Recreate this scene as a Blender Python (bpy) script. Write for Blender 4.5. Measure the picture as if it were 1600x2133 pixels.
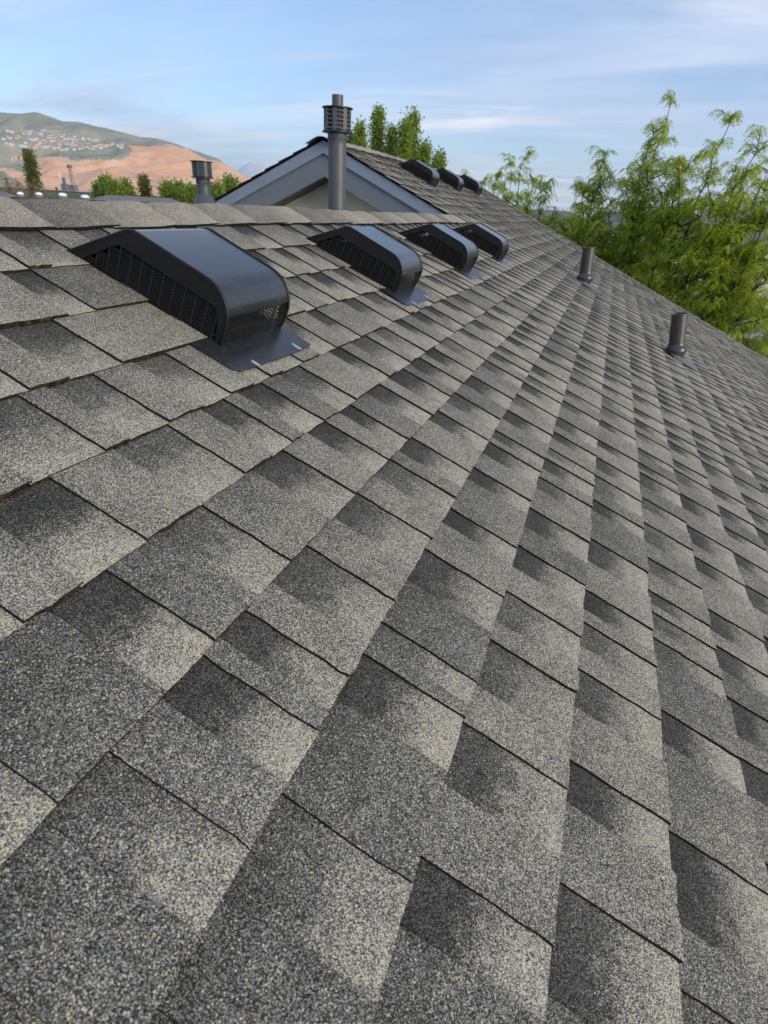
import bpy, math, random
from mathutils import Vector, Matrix, noise as mnoise

for o in list(bpy.data.objects):
    bpy.data.objects.remove(o)
scene = bpy.context.scene
COL = scene.collection
R = math.radians

# ------------------------------------------------------------------ camera
E_ = 0.143                       # one shingle exposure in metres
TH = R(24)                       # roof pitch
CT, ST = math.cos(TH), math.sin(TH)
CAM = Vector((0.96489, 0.0, 0.13169))
AX_R = Vector((0.93475642, 0.35181367, 0.04957401))
AX_D = Vector((0.21074547, -0.43670769, -0.87457003))
AX_F = Vector((-0.28603634, 0.82795744, -0.48235846))
FPX = 1148.55
cd = bpy.data.cameras.new('camera')
cam = bpy.data.objects.new('camera', cd)
COL.objects.link(cam)
m = Matrix((AX_R, -AX_D, -AX_F)).transposed().to_4x4()
m.translation = CAM
cam.matrix_world = m
cd.sensor_fit = 'HORIZONTAL'
cd.sensor_width = 36
cd.lens = 36 * FPX / 1600
cd.clip_start = 0.02
cd.clip_end = 60000
cd.dof.use_dof = True
cd.dof.focus_distance = 1.0
cd.dof.aperture_fstop = cd.lens / 2.1
scene.camera = cam
scene.render.resolution_x, scene.render.resolution_y = 768, 1024

# ------------------------------------------------------------------ sky and sun
SUN_EL, SUN_AZ = R(15), R(108)   # azimuth from +Y towards +X
w = bpy.data.worlds.new('World')
scene.world = w
w.use_nodes = True
nt = w.node_tree
nt.nodes.clear()
N = lambda t, **k: (lambda n: ([setattr(n, a, b) for a, b in k.items()], n)[1])(nt.nodes.new(t))
L = lambda a, b: nt.links.new(a, b)
wo = N('ShaderNodeOutputWorld')
bg = N('ShaderNodeBackground')
bg.inputs['Strength'].default_value = 0.122
sky = N('ShaderNodeTexSky', sky_type='NISHITA', sun_disc=False)
sky.sun_elevation = SUN_EL
sky.sun_rotation = SUN_AZ
sky.altitude = 1400
sky.air_density = 1.0
sky.dust_density = 0.6
sky.ozone_density = 2.0
tc = N('ShaderNodeTexCoord')
sp = N('ShaderNodeSeparateXYZ')
L(tc.outputs['Generated'], sp.inputs[0])
zz = N('ShaderNodeMath', operation='ADD'); zz.inputs[1].default_value = 0.10
zm = N('ShaderNodeMath', operation='MAXIMUM'); zm.inputs[1].default_value = 0.0
L(sp.outputs['Z'], zm.inputs[0]); L(zm.outputs[0], zz.inputs[0])
dv = N('ShaderNodeVectorMath', operation='DIVIDE')
L(tc.outputs['Generated'], dv.inputs[0])
cz = N('ShaderNodeCombineXYZ')
for k in range(3): L(zz.outputs[0], cz.inputs[k])
L(cz.outputs[0], dv.inputs[1])
mp = N('ShaderNodeMapping')
mp.inputs['Rotation'].default_value = (0, 0, R(-17))
mp.inputs['Scale'].default_value = (0.26, 0.62, 0.0)
mp.inputs['Location'].default_value = (3.1, 0.4, 0)
L(dv.outputs[0], mp.inputs[0])
n1 = N('ShaderNodeTexNoise'); n1.inputs['Scale'].default_value = 1.25
n1.inputs['Detail'].default_value = 4; n1.inputs['Roughness'].default_value = 0.55
n1.inputs['Distortion'].default_value = 0.8
L(mp.outputs[0], n1.inputs['Vector'])
rp = N('ShaderNodeValToRGB')
rp.color_ramp.elements[0].position = 0.36
rp.color_ramp.elements[1].position = 0.66
rp.color_ramp.elements[0].color = (.28, .28, .28, 1)
rp.color_ramp.interpolation = 'EASE'
L(n1.outputs['Fac'], rp.inputs['Fac'])
cf = N('ShaderNodeMath', operation='MULTIPLY'); cf.inputs[1].default_value = 0.92
L(rp.outputs['Color'], cf.inputs[0])
# cloud colour: grey-blue sheets with paler, faintly pink streaks
mp2 = N('ShaderNodeMapping')
mp2.inputs['Rotation'].default_value = (0, 0, R(-20))
mp2.inputs['Scale'].default_value = (0.36, 1.1, 0.0)
mp2.inputs['Location'].default_value = (7.7, 2.2, 0)
L(dv.outputs[0], mp2.inputs[0])
n2 = N('ShaderNodeTexNoise'); n2.inputs['Scale'].default_value = 1.5
n2.inputs['Detail'].default_value = 4; n2.inputs['Roughness'].default_value = 0.6
n2.inputs['Distortion'].default_value = 0.5
L(mp2.outputs[0], n2.inputs['Vector'])
cc = N('ShaderNodeValToRGB')
ce = cc.color_ramp.elements
ce[0].position = 0.34; ce[0].color = (2.5, 3.2, 4.55, 1)
ce[1].position = 0.72; ce[1].color = (5.7, 5.55, 5.75, 1)
em_ = ce.new(0.52); em_.color = (3.25, 3.85, 5.0, 1)
L(n2.outputs['Fac'], cc.inputs['Fac'])
mx = N('ShaderNodeMix', data_type='RGBA')
L(cf.outputs[0], mx.inputs['Factor'])
skm = N('ShaderNodeMix', data_type='RGBA', blend_type='MULTIPLY')
skm.inputs['Factor'].default_value = 1.0
SKY_TINT = (0.84, 0.92, 1.0, 1)
skm.inputs['B'].default_value = SKY_TINT
L(sky.outputs[0], skm.inputs['A'])
L(skm.outputs['Result'], mx.inputs['A'])
L(cc.outputs['Color'], mx.inputs['B'])
L(mx.outputs['Result'], bg.inputs['Color'])
L(bg.outputs[0], wo.inputs['Surface'])

sd = bpy.data.lights.new('sun', 'SUN')
sd.energy = 2.2
sd.angle = R(32)
sd.color = (1.0, 0.87, 0.70)
so = bpy.data.objects.new('sun', sd)
COL.objects.link(so)
sv = Vector((math.sin(SUN_AZ) * math.cos(SUN_EL), math.cos(SUN_AZ) * math.cos(SUN_EL), math.sin(SUN_EL)))
so.rotation_euler = (-sv).to_track_quat('-Z', 'Y').to_euler()
scene.view_settings.view_transform = 'Standard'
scene.view_settings.look = 'None'
scene.view_settings.gamma = 1
scene.view_settings.use_curve_mapping = False
scene.view_settings.exposure = 0.78
scene.render.engine = 'CYCLES'
scene.cycles.max_bounces = 5
scene.cycles.diffuse_bounces = 3
scene.cycles.glossy_bounces = 2
scene.cycles.transmission_bounces = 3
scene.cycles.transparent_max_bounces = 4

# ------------------------------------------------------------------ helpers
class MB:
    def __init__(s):
        s.v, s.f, s.m, s.c = [], [], [], []
    def add(s, vs, fs, mat=0, cols=None):
        b = len(s.v)
        s.v.extend(tuple(x) for x in vs)
        for i, f in enumerate(fs):
            s.f.append(tuple(b + k for k in f))
            s.m.append(mat)
            s.c.append(cols[i] if cols else None)
    def box(s, a, b, mat=0):
        x0, y0, z0 = a; x1, y1, z1 = b
        s.add([(x0,y0,z0),(x1,y0,z0),(x1,y1,z0),(x0,y1,z0),(x0,y0,z1),(x1,y0,z1),(x1,y1,z1),(x0,y1,z1)],
              [(0,3,2,1),(4,5,6,7),(0,1,5,4),(1,2,6,5),(2,3,7,6),(3,0,4,7)], mat)
    def prism(s, poly, y0, y1, mat=0):          # poly in (x,z), extruded along y
        n = len(poly)
        vs = [(x, y0, z) for x, z in poly] + [(x, y1, z) for x, z in poly]
        fs = [tuple(range(n)), tuple(range(2*n-1, n-1, -1))]
        fs += [(i, i+n, (i+1) % n + n, (i+1) % n) for i in range(n)]
        s.add(vs, fs, mat)
    def tube(s, pts, rad, sides=6, mat=0, cap=True):
        pts = [Vector(p) for p in pts]
        n = len(pts)
        t0 = (pts[1] - pts[0]).normalized()
        a = t0.orthogonal().normalized()
        vs = []
        for i, p in enumerate(pts):
            t = (pts[min(i+1, n-1)] - pts[max(i-1, 0)]).normalized()
            a = (a - t * a.dot(t)).normalized()
            b = t.cross(a)
            for k in range(sides):
                g = 2*math.pi*k/sides
                vs.append(p + (a*math.cos(g) + b*math.sin(g)) * rad[i])
        fs = []
        for i in range(n-1):
            for k in range(sides):
                k2 = (k+1) % sides
                fs.append((i*sides+k, i*sides+k2, (i+1)*sides+k2, (i+1)*sides+k))
        if cap:
            fs.append(tuple(range(sides-1, -1, -1)))
            fs.append(tuple((n-1)*sides+k for k in range(sides)))
        s.add(vs, fs, mat)
    def lathe(s, prof, sides=24, mat=0, c=(0, 0)):   # prof (r,z)
        vs, fs = [], []
        for r, z in prof:
            for k in range(sides):
                g = 2*math.pi*k/sides
                vs.append((c[0]+r*math.cos(g), c[1]+r*math.sin(g), z))
        for i in range(len(prof)-1):
            for k in range(sides):
                k2 = (k+1) % sides
                fs.append((i*sides+k, i*sides+k2, (i+1)*sides+k2, (i+1)*sides+k))
        s.add(vs, fs, mat)
    def build(s, name, mats, parent=None, smooth=False, loc=None, attr=False, angle=None):
        me = bpy.data.meshes.new(name)
        me.from_pydata(s.v, [], s.f)
        if not isinstance(mats, (list, tuple)): mats = [mats]
        for x in mats: me.materials.append(x)
        if len(mats) > 1: me.polygons.foreach_set('material_index', s.m)
        if attr:
            ca = me.color_attributes.new('sh', 'FLOAT_COLOR', 'CORNER')
            dat = []
            for f, c in zip(s.f, s.c):
                if c is None: dat.extend((0.5, 0, 0.4, 1) * len(f))
                elif isinstance(c[0], (tuple, list)):
                    for q in c: dat.extend(q)
                else: dat.extend(tuple(c) * len(f))
            ca.data.foreach_set('color', dat)
        if smooth: me.polygons.foreach_set('use_smooth', [True] * len(me.polygons))
        if angle:
            try: me.set_sharp_from_angle(angle=R(angle))
            except Exception: pass
        me.update()
        o = bpy.data.objects.new(name, me)
        COL.objects.link(o)
        if parent: o.parent = parent
        if loc: o.location = loc
        return o

def empty(name, loc=(0, 0, 0), rot=(0, 0, 0)):
    o = bpy.data.objects.new(name, None)
    o.empty_display_size = 0.1
    COL.objects.link(o)
    o.location = loc
    o.rotation_euler = rot
    return o
def tag(o, label=None, cat=None, group=None, kind=None):
    if label: o['label'] = label
    if cat: o['category'] = cat
    if group: o['group'] = group
    if kind: o['kind'] = kind
    return o
def copy_tree(o, parent=None):
    c = o.copy()
    COL.objects.link(c)
    c.parent = parent
    for ch in list(o.children): copy_tree(ch, c)
    return c
def px_at(x, y, depth):          # surveying helper: point at a given depth
    return CAM + (AX_R*((x-800)/FPX) + AX_D*((y-1066.5)/FPX) + AX_F) * depth
def to_px(p):
    q = Vector(p) - CAM
    d = q.dot(AX_F)
    return 800 + FPX*q.dot(AX_R)/d, 1066.5 + FPX*q.dot(AX_D)/d, d
def RP(u, v, n=0.0):             # roof plane coordinates (in exposures) to world
    return Vector(((v*CT + n*ST)*E_, u*E_, (-v*ST + n*CT)*E_))

# ------------------------------------------------------------------ materials
class Mat:
    def __init__(s, name):
        s.m = bpy.data.materials.new(name)
        s.m.use_nodes = True
        s.t = s.m.node_tree
        s.t.nodes.clear()
        s.out = s.n('ShaderNodeOutputMaterial')
        s.b = s.n('ShaderNodeBsdfPrincipled')
        s.l(s.b.outputs[0], s.out.inputs[0])
    def n(s, t, **k):
        x = s.t.nodes.new(t)
        for a, b in k.items(): setattr(x, a, b)
        return x
    def l(s, a, b): s.t.links.new(a, b)
    def math(s, op, a, b=None, clamp=False):
        x = s.n('ShaderNodeMath', operation=op, use_clamp=clamp)
        for i, q in enumerate((a, b)):
            if q is None: continue
            if isinstance(q, (int, float)): x.inputs[i].default_value = q
            else: s.l(q, x.inputs[i])
        return x.outputs[0]
    def noise(s, vec, scale, detail=3, rough=0.5):
        x = s.n('ShaderNodeTexNoise')
        x.inputs['Scale'].default_value = scale
        x.inputs['Detail'].default_value = detail
        x.inputs['Roughness'].default_value = rough
        if vec is not None: s.l(vec, x.inputs['Vector'])
        return x.outputs['Fac']
    def ramp(s, fac, stops, interp='LINEAR'):
        x = s.n('ShaderNodeValToRGB')
        x.color_ramp.interpolation = interp
        el = x.color_ramp.elements
        while len(el) < len(stops): el.new(0.5)
        for e, (p, c) in zip(el, stops):
            e.position = p
            e.color = (c[0], c[1], c[2], 1)
        s.l(fac, x.inputs[0])
        return x.outputs[0]
    def mix(s, fac, a, b, mode='MIX'):
        x = s.n('ShaderNodeMix', data_type='RGBA', blend_type=mode)
        if isinstance(fac, (int, float)): x.inputs['Factor'].default_value = fac
        else: s.l(fac, x.inputs['Factor'])
        for k, q in (('A', a), ('B', b)):
            if isinstance(q, tuple): x.inputs[k].default_value = (q[0], q[1], q[2], 1)
            else: s.l(q, x.inputs[k])
        return x.outputs['Result']
    def smooth(s, x, a, b):
        q = s.n('ShaderNodeMapRange', interpolation_type='SMOOTHSTEP')
        q.inputs['From Min'].default_value = a
        q.inputs['From Max'].default_value = b
        s.l(x, q.inputs['Value'])
        return q.outputs['Result']
    def bump(s, h, strength, dist):
        x = s.n('ShaderNodeBump')
        x.inputs['Strength'].default_value = strength
        x.inputs['Distance'].default_value = dist
        s.l(h, x.inputs['Height'])
        s.l(x.outputs[0], s.b.inputs['Normal'])
    def pos(s):
        return s.n('ShaderNodeNewGeometry').outputs['Position']
    def obj(s):
        return s.n('ShaderNodeTexCoord').outputs['Object']
    def set(s, col=None, rough=0.6, metal=0.0, spec=0.5):
        if isinstance(col, tuple): s.b.inputs['Base Color'].default_value = (col[0], col[1], col[2], 1)
        elif col is not None: s.l(col, s.b.inputs['Base Color'])
        if isinstance(rough, (int, float)): s.b.inputs['Roughness'].default_value = rough
        else: s.l(rough, s.b.inputs['Roughness'])
        s.b.inputs['Metallic'].default_value = metal
        s.b.inputs['Specular IOR Level'].default_value = spec
        return s.m

def granule_material(name, warm=0.0, shift=0.0):
    M = Mat(name)
    at = M.n('ShaderNodeAttribute', attribute_name='sh')
    sc = M.n('ShaderNodeSeparateColor')
    M.l(at.outputs['Color'], sc.inputs[0])
    s_, val, tone = sc.outputs[0], sc.outputs[1], sc.outputs[2]
    P = M.pos()
    vo = M.n('ShaderNodeTexVoronoi', voronoi_dimensions='3D', feature='F1')
    vo.inputs['Scale'].default_value = 1120
    M.l(P, vo.inputs['Vector'])
    vc = M.n('ShaderNodeSeparateColor')
    M.l(vo.outputs['Color'], vc.inputs[0])
    nP = M.noise(P, 9, 2)
    nS = M.noise(P, 48, 2, 0.6)
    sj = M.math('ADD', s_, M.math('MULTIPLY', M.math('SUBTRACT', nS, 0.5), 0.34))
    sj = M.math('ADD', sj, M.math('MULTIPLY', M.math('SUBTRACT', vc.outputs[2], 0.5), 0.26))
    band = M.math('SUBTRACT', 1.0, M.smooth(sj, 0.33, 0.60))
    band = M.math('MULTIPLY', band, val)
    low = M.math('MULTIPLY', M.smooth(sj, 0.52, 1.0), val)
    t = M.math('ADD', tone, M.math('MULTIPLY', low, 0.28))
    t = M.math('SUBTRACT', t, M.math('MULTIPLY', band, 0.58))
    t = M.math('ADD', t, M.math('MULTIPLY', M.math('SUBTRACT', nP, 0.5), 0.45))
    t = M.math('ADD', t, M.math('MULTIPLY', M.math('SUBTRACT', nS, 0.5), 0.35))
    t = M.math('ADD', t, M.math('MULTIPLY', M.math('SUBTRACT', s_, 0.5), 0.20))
    t = M.math('ADD', t, shift)
    x = M.math('ADD', vc.outputs[0], M.math('MULTIPLY', M.math('SUBTRACT', t, 0.5), 0.62), True)
    col = M.ramp(x, [(0.0, (0.0155, 0.0154, 0.0142)), (0.25, (0.0420, 0.0415, 0.0378)), (0.5, (0.117, 0.1165, 0.105)),
                     (0.72, (0.252, 0.250, 0.222)), (0.88, (0.42, 0.412, 0.352)), (1.0, (0.65, 0.585, 0.44))])
    lightm = M.smooth(x, 0.55, 0.85)
    blue = M.math('MULTIPLY', M.smooth(vc.outputs[1], 0.70, 0.74), lightm)
    col = M.mix(M.math('MULTIPLY', blue, 0.55), col, (0.22, 0.27, 0.30))
    cream = M.math('MULTIPLY', M.smooth(vc.outputs[2], 0.74, 0.78), lightm)
    col = M.mix(M.math('MULTIPLY', cream, 0.5), col, (0.52, 0.43, 0.27))
    red = M.math('MULTIPLY', M.smooth(vc.outputs[1], 0.0, 0.012), -1.0)
    red = M.math('ADD', red, 1.0)
    col = M.mix(M.math('MULTIPLY', red, 0.7), col, (0.10, 0.018, 0.015))
    v2 = M.n('ShaderNodeTexVoronoi', voronoi_dimensions='3D', feature='F1')
    v2.inputs['Scale'].default_value = 540
    M.l(P, v2.inputs['Vector'])
    v2c = M.n('ShaderNodeSeparateColor'); M.l(v2.outputs['Color'], v2c.inputs[0])
    pick = M.math('GREATER_THAN', M.math('ADD', v2c.outputs[0], M.math('MULTIPLY', t, 0.30)), 1.01)
    pick = M.math('MULTIPLY', pick, M.math('LESS_THAN', v2.outputs['Distance'], 0.46))
    grain = M.ramp(v2c.outputs[1], [(0.0, (0.74, 0.56, 0.31)), (0.55, (0.66, 0.55, 0.37)), (0.78, (0.46, 0.55, 0.58)), (1.0, (0.75, 0.66, 0.47))])
    col = M.mix(M.math('MULTIPLY', pick, 0.85), col, grain)
    if warm: col = M.mix(warm, col, (0.30, 0.22, 0.16), 'MIX')
    M.set(col, 0.92, 0, 0.25)
    M.bump(vo.outputs['Distance'], 0.8, 0.0012)
    return M.m

M_SH = granule_material('asphalt_granules')
M_CAP = granule_material('ridge_granules', 0.12, 0.05)
def edge_material():
    M = Mat('shingle_edge')
    P = M.pos()
    n = M.noise(P, 90, 3, 0.7)
    n2 = M.noise(P, 500, 2, 0.6)
    c = M.ramp(n, [(0.40, (0.010, 0.009, 0.008)), (0.57, (0.036, 0.028, 0.015)), (0.75, (0.11, 0.082, 0.04))])
    c = M.mix(M.smooth(n2, 0.58, 0.72), c, (0.10, 0.08, 0.048))
    M.bump(n2, 0.8, 0.002)
    return M.set(c, 0.95, 0, 0.1)
M_EDGE = edge_material()
def slit_material():
    M = Mat('shingle_slit')
    n = M.noise(M.pos(), 260, 2, 0.6)
    return M.set(M.ramp(n, [(0.4, (0.006, 0.006, 0.006)), (0.75, (0.03, 0.028, 0.026))]), 0.95, 0, 0.1)
M_SLIT = slit_material()
def plain(name, col, rough=0.6, metal=0.0, spec=0.5, var=0.15, scale=6, bump=0.0, bs=80, bd=0.002, obj=True, rv=0.25):
    M = Mat(name)
    P = M.obj() if obj else M.pos()
    n = M.noise(P, scale, 4, 0.6)
    c = M.ramp(n, [(0.3, tuple(k*(1-var) for k in col)), (0.7, tuple(min(1, k*(1+var)) for k in col))])
    if bump: M.bump(M.noise(P, bs, 3), bump, bd)
    r = M.math('ADD', M.math('MULTIPLY', M.math('SUBTRACT', M.noise(P, scale*4, 3), 0.5), rv*rough), rough)
    return M.set(c, r, metal, spec)
def painted_black():
    M = Mat('black_painted_metal')
    P = M.obj()
    dust = M.math('MULTIPLY', M.smooth(M.noise(P, 13, 4, 0.65), 0.48, 0.78), 0.35)
    spot = M.math('MULTIPLY', M.smooth(M.noise(P, 95, 2, 0.5), 0.70, 0.76), 0.25)
    c = M.mix(M.math('ADD', dust, spot), (0.0085, 0.0088, 0.0095), (0.045, 0.044, 0.042))
    M.set(c, M.math('ADD', M.math('MULTIPLY', dust, 0.3), 0.25), 0, 0.9)
    M.b.inputs['Coat Weight'].default_value = 0.25
    M.b.inputs['Coat Roughness'].default_value = 0.2
    M.bump(M.noise(P, 7, 2, 0.5), 0.10, 0.01)
    return M.m
M_BLACK = painted_black()
M_SIDE = plain('shaded_black_vent_side', (0.007, 0.0072, 0.0076), 0.45, 0, 0.35, 0.15, 6, rv=0.12)  # hood's black again, darker and duller: shade on the sides put into the material
M_FLANGE = plain('flange_metal', (0.02, 0.021, 0.024), 0.30, 0.0, 0.7, 0.45, 40, 0.25, 60, 0.002)
M_PLASTIC = plain('black_grille', (0.013, 0.013, 0.0135), 0.5, 0, 0.35, 0.2, 20)
M_DARK = plain('dark_inside', (0.008, 0.008, 0.008), 0.8, 0, 0.2)
M_SEAL = plain('sealant', (0.30, 0.32, 0.35), 0.4, 0, 0.5, 0.25, 120)
M_STACK = plain('grey_stack_metal', (0.075, 0.079, 0.088), 0.46, 0.15, 0.4, 0.10, 9, rv=0.15)
M_STACK_D = plain('dark_stack_metal', (0.03, 0.033, 0.04), 0.45, 0.2, 0.5, 0.2, 20)
M_PIPE = plain('brown_grey_pipe', (0.045, 0.041, 0.038), 0.42, 0.0, 0.5, 0.25, 25)
M_BOOT = plain('pipe_boot', (0.05, 0.05, 0.053), 0.30, 0.3, 0.6, 0.25, 25)
M_PFL = plain('pipe_flashing', (0.12, 0.125, 0.13), 0.45, 0.3, 0.5, 0.2, 20)
M_FASC = plain('fascia_paint', (0.145, 0.163, 0.19), 0.55, 0, 0.4, 0.06, 5, 0.15, 40, 0.002)
M_TRIM = plain('trim_paint', (0.20, 0.245, 0.31), 0.5, 0, 0.4, 0.06, 5)
M_SOFF = plain('soffit_paint', (0.12, 0.115, 0.105), 0.7, 0, 0.3, 0.1, 6)
M_STUC = plain('stucco', (0.78, 0.69, 0.54), 0.9, 0, 0.2, 0.06, 4, 0.4, 180, 0.004)
M_FELT = plain('roof_felt', (0.012, 0.012, 0.012), 0.95, 0, 0.1)

# ------------------------------------------------------------------ ground and far terrain
GZ = -6.2
def ground_material():
    M = Mat('ground_grass')
    P = M.pos()
    n = M.noise(P, 0.02, 5, 0.6); n2 = M.noise(P, 1.5, 4, 0.6)
    c = M.ramp(n, [(0.35, (0.05, 0.075, 0.025)), (0.55, (0.09, 0.10, 0.045)), (0.7, (0.17, 0.15, 0.095))])
    c = M.mix(M.smooth(n2, 0.4, 0.7), c, (0.06, 0.085, 0.028))
    return M.set(c, 0.95, 0, 0.1)
mb = MB()
gx = [-16000, -4000, -1200, -300, -80, 80, 300, 1200, 4000, 16000]
vs = [(x, y, GZ) for y in [-300, -60, 60, 300, 1000, 3000, 9000, 26000] for x in gx]
nx = len(gx)
mb.add(vs, [(j*nx+i, j*nx+i+1, (j+1)*nx+i+1, (j+1)*nx+i) for j in range(7) for i in range(nx-1)])
tag(mb.build('ground', ground_material()), kind='structure')
def concrete(name, col):
    return plain(name, col, 0.9, 0, 0.2, 0.12, 0.8, 0, obj=False)
mb = MB()
mb.add([(-30, 41, GZ+.02), (70, 52, GZ+.02), (69, 61, GZ+.02), (-31, 50, GZ+.02)], [(0, 1, 2, 3)])
tag(mb.build('street', concrete('pale_asphalt', (0.21, 0.21, 0.215))), kind='structure')
for k, (o0, o1) in enumerate(((-1.9, -0.25), (9.25, 10.9))):
    mb = MB()
    def sp_(x, o): return (x, 41 + (x+30)*0.11 + o, 0)
    a, b = sp_(-30, o0), sp_(70, o0); c_, d_ = sp_(70, o1), sp_(-30, o1)
    vs = [(q[0], q[1], z) for z in (GZ-.05, GZ+.13) for q in (a, b, c_, d_)]
    mb.add(vs, [(4, 5, 6, 7), (0, 1, 5, 4), (1, 2, 6, 5), (2, 3, 7, 6), (3, 0, 4, 7)])
    tag(mb.build('pavement', concrete('pavement_concrete', (0.42, 0.41, 0.39))), kind='structure')

# hills: a real height field 1.5 to 3.8 km out
CREST = [(-3.2, .15), (-2.4, .17), (-1.9, .165), (-1.6335, .1584), (-1.415, .1395), (-1.2114, .1309), (-1.1603, .1287), (-1.1151, .1311), (-1.0804, .1236), (-1.0519, .1168), (-1.0099, .1163), (-.9704, .1098), (-.9314, .1042), (-.8715, .0944), (-.828, .092), (-.7863, .0838), (-.7558, .0755), (-.7254, .0687), (-.7003, .0634), (-.6811, .0529), (-.6567, .0425), (-.6325, .0321), (-.5989, .0162), (-.5604, .0013), (-.4, -.003)]
def crest(a):
    for (a0, e0), (a1, e1) in zip(CREST, CREST[1:]):
        if a0 <= a <= a1: return e0 + (e1-e0)*(a-a0)/(a1-a0)
    return 0
YF, YC, YB = 1500.0, 2700.0, 4000.0
def hill_pt(a, j):               # j in 0..1 foot to crest, 1..1.6 behind
    Y = YF + (YC-YF)*j if j <= 1 else YC + (YB-YC)*(j-1)/0.6
    zc = crest(a) * YC
    if j <= 1:
        g = 0.10*j + 0.90*(j**1.25)
        env = math.sin(math.pi*min(1, j))**0.7
    else:
        g = max(0, 1-((j-1)/0.6)**1.3); env = min(1, (j-1)*2)*g
    x = a*Y
    p = Vector((x/420.0, Y/900.0, 3.3))
    ridge = 1-abs(mnoise.noise(p))*2
    r2 = 1-abs(mnoise.noise(Vector((x/150.0, Y/380.0, 1.7))))*2
    fine = mnoise.noise(Vector((x/40.0, Y/60.0, 0.2)))
    amp = zc*0.26 + 7
    z = zc*g + env*amp*((ridge-0.5)*0.7 + (r2-0.5)*0.42 + fine*0.09)
    return Vector((x, Y, z + CAM.z - 3*(1-min(1, j))))
def poly_in(x, y, P):
    c = False
    for i in range(len(P)):
        x0, y0 = P[i]; x1, y1 = P[i-1]
        if (y0 > y) != (y1 > y) and x < (x1-x0)*(y-y0)/(y1-y0)+x0: c = not c
    return c
QUARRY = [(66, 326), (110, 327), (170, 332), (225, 332), (262, 330), (282, 318), (262, 300), (300, 301), (345, 302), (390, 308), (412, 322), (432, 333), (470, 340), (505, 357), (530, 376), (560, 402), (540, 440), (60, 440), (95, 398), (78, 360)]
QUARRY2 = [(8, 328), (60, 326), (60, 330), (10, 333)]
QUARRY3 = [(0, 346), (30, 352), (58, 368), (80, 385), (90, 395), (60, 392), (20, 366), (0, 356)]
mb = MB()
NA, NJ = 420, 110
aa = [-2.6 + (2.2)*((i/NA)) for i in range(NA+1)]
jj = [1.6*(k/NJ) for k in range(NJ+1)]
pts = [[hill_pt(a, j) for j in jj] for a in aa]
vs = [p for row in pts for p in row]
fs, cols = [], []
def qcol(p):
    x, y, d = to_px(p)
    wob = mnoise.noise(Vector((p.x/90, p.y/120, 5)))*7
    y2 = y + wob; x2 = x + wob
    q = 1.0 if (poly_in(x2, y2, QUARRY) or poly_in(x2, y2, QUARRY2) or poly_in(x2, y2, QUARRY3)) else 0.0
    return (q, 0, 0, 1)
qc = [qcol(p) for p in vs]
W_ = NJ+1
for i in range(NA):
    for j in range(NJ):
        f = (i*W_+j, (i+1)*W_+j, (i+1)*W_+j+1, i*W_+j+1)
        fs.append(f); cols.append([qc[k] for k in f])
mb.add(vs, fs, 0, cols)
def hill_material():
    M = Mat('hill_grass_and_quarry')
    at = M.n('ShaderNodeAttribute', attribute_name='sh')
    sc = M.n('ShaderNodeSeparateColor'); M.l(at.outputs['Color'], sc.inputs[0])
    P = M.pos()
    n = M.noise(P, 0.006, 6, 0.6); n2 = M.noise(P, 0.03, 5, 0.6); n3 = M.noise(P, 0.012, 5, 0.65)
    g = M.ramp(n, [(0.3, (0.21, 0.215, 0.165)), (0.5, (0.29, 0.285, 0.21)), (0.68, (0.40, 0.37, 0.28))])
    g = M.mix(M.smooth(n2, 0.52, 0.68), g, (0.14, 0.16, 0.12))
    mp = M.n('ShaderNodeMapping'); mp.inputs['Scale'].default_value = (0.010, 0.004, 0.10)
    M.l(P, mp.inputs[0])
    st = M.noise(mp.outputs[0], 1.0, 5, 0.6)
    q = M.ramp(n3, [(0.3, (0.66, 0.34, 0.18)), (0.5, (0.72, 0.41, 0.24)), (0.7, (0.74, 0.50, 0.34))])
    q = M.mix(M.smooth(st, 0.56, 0.70), q, (0.55, 0.34, 0.25))
    q = M.mix(M.math('MULTIPLY', M.smooth(n2, 0.60, 0.72), 0.5), q, (0.52, 0.20, 0.15))
    fac = M.smooth(M.math('ADD', sc.outputs[0], M.math('MULTIPLY', M.math('SUBTRACT', n2, 0.5), 0.5)), 0.35, 0.65)
    return M.set(M.mix(fac, g, q), 0.95, 0, 0.1)
tag(mb.build('hills', hill_material(), smooth=True, attr=True), kind='structure')

# snow mountains far behind the hills
SNOW = [(-3.0, .02), (-.80, .02), (-.73, .025), (-.6883, .0325), (-.6613, .0482), (-.6476, .0559), (-.6352, .0613), (-.6237, .058), (-.6107, .0612), (-.5966, .0551), (-.5771, .0592), (-.5585, .0511), (-.5212, .0429), (-.48, .038), (-.42, .03), (-.33, .016), (-.22, .008), (-.1, .005), (.1, .004), (.5, .005), (1.2, .004)]
def snow_e(a):
    for (a0, e0), (a1, e1) in zip(SNOW, SNOW[1:]):
        if a0 <= a <= a1: return e0 + (e1-e0)*(a-a0)/(a1-a0)
    return 0
mb = MB()
NA, NJ = 260, 24
vs = []
for i in range(NA+1):
    a = -1.4 + 2.4*i/NA
    for j in range(NJ+1):
        t = j/NJ*1.5
        Y = 8200 + 3000*t
        zc = snow_e(a)*11200
        g = t**1.2 if t <= 1 else max(0, 1-(t-1)*1.6)
        x = a*Y
        rr = 1-abs(mnoise.noise(Vector((x/700, Y/1000, 8))))*2
        r2 = mnoise.noise(Vector((x/220, Y/260, 3)))
        z = zc*g + zc*0.16*((rr-.5)+r2*.5)*math.sin(math.pi*min(1, t))
        vs.append((x, Y, z-8))
mb.add(vs, [(i*(NJ+1)+j, (i+1)*(NJ+1)+j, (i+1)*(NJ+1)+j+1, i*(NJ+1)+j+1) for i in range(NA) for j in range(NJ)])
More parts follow.
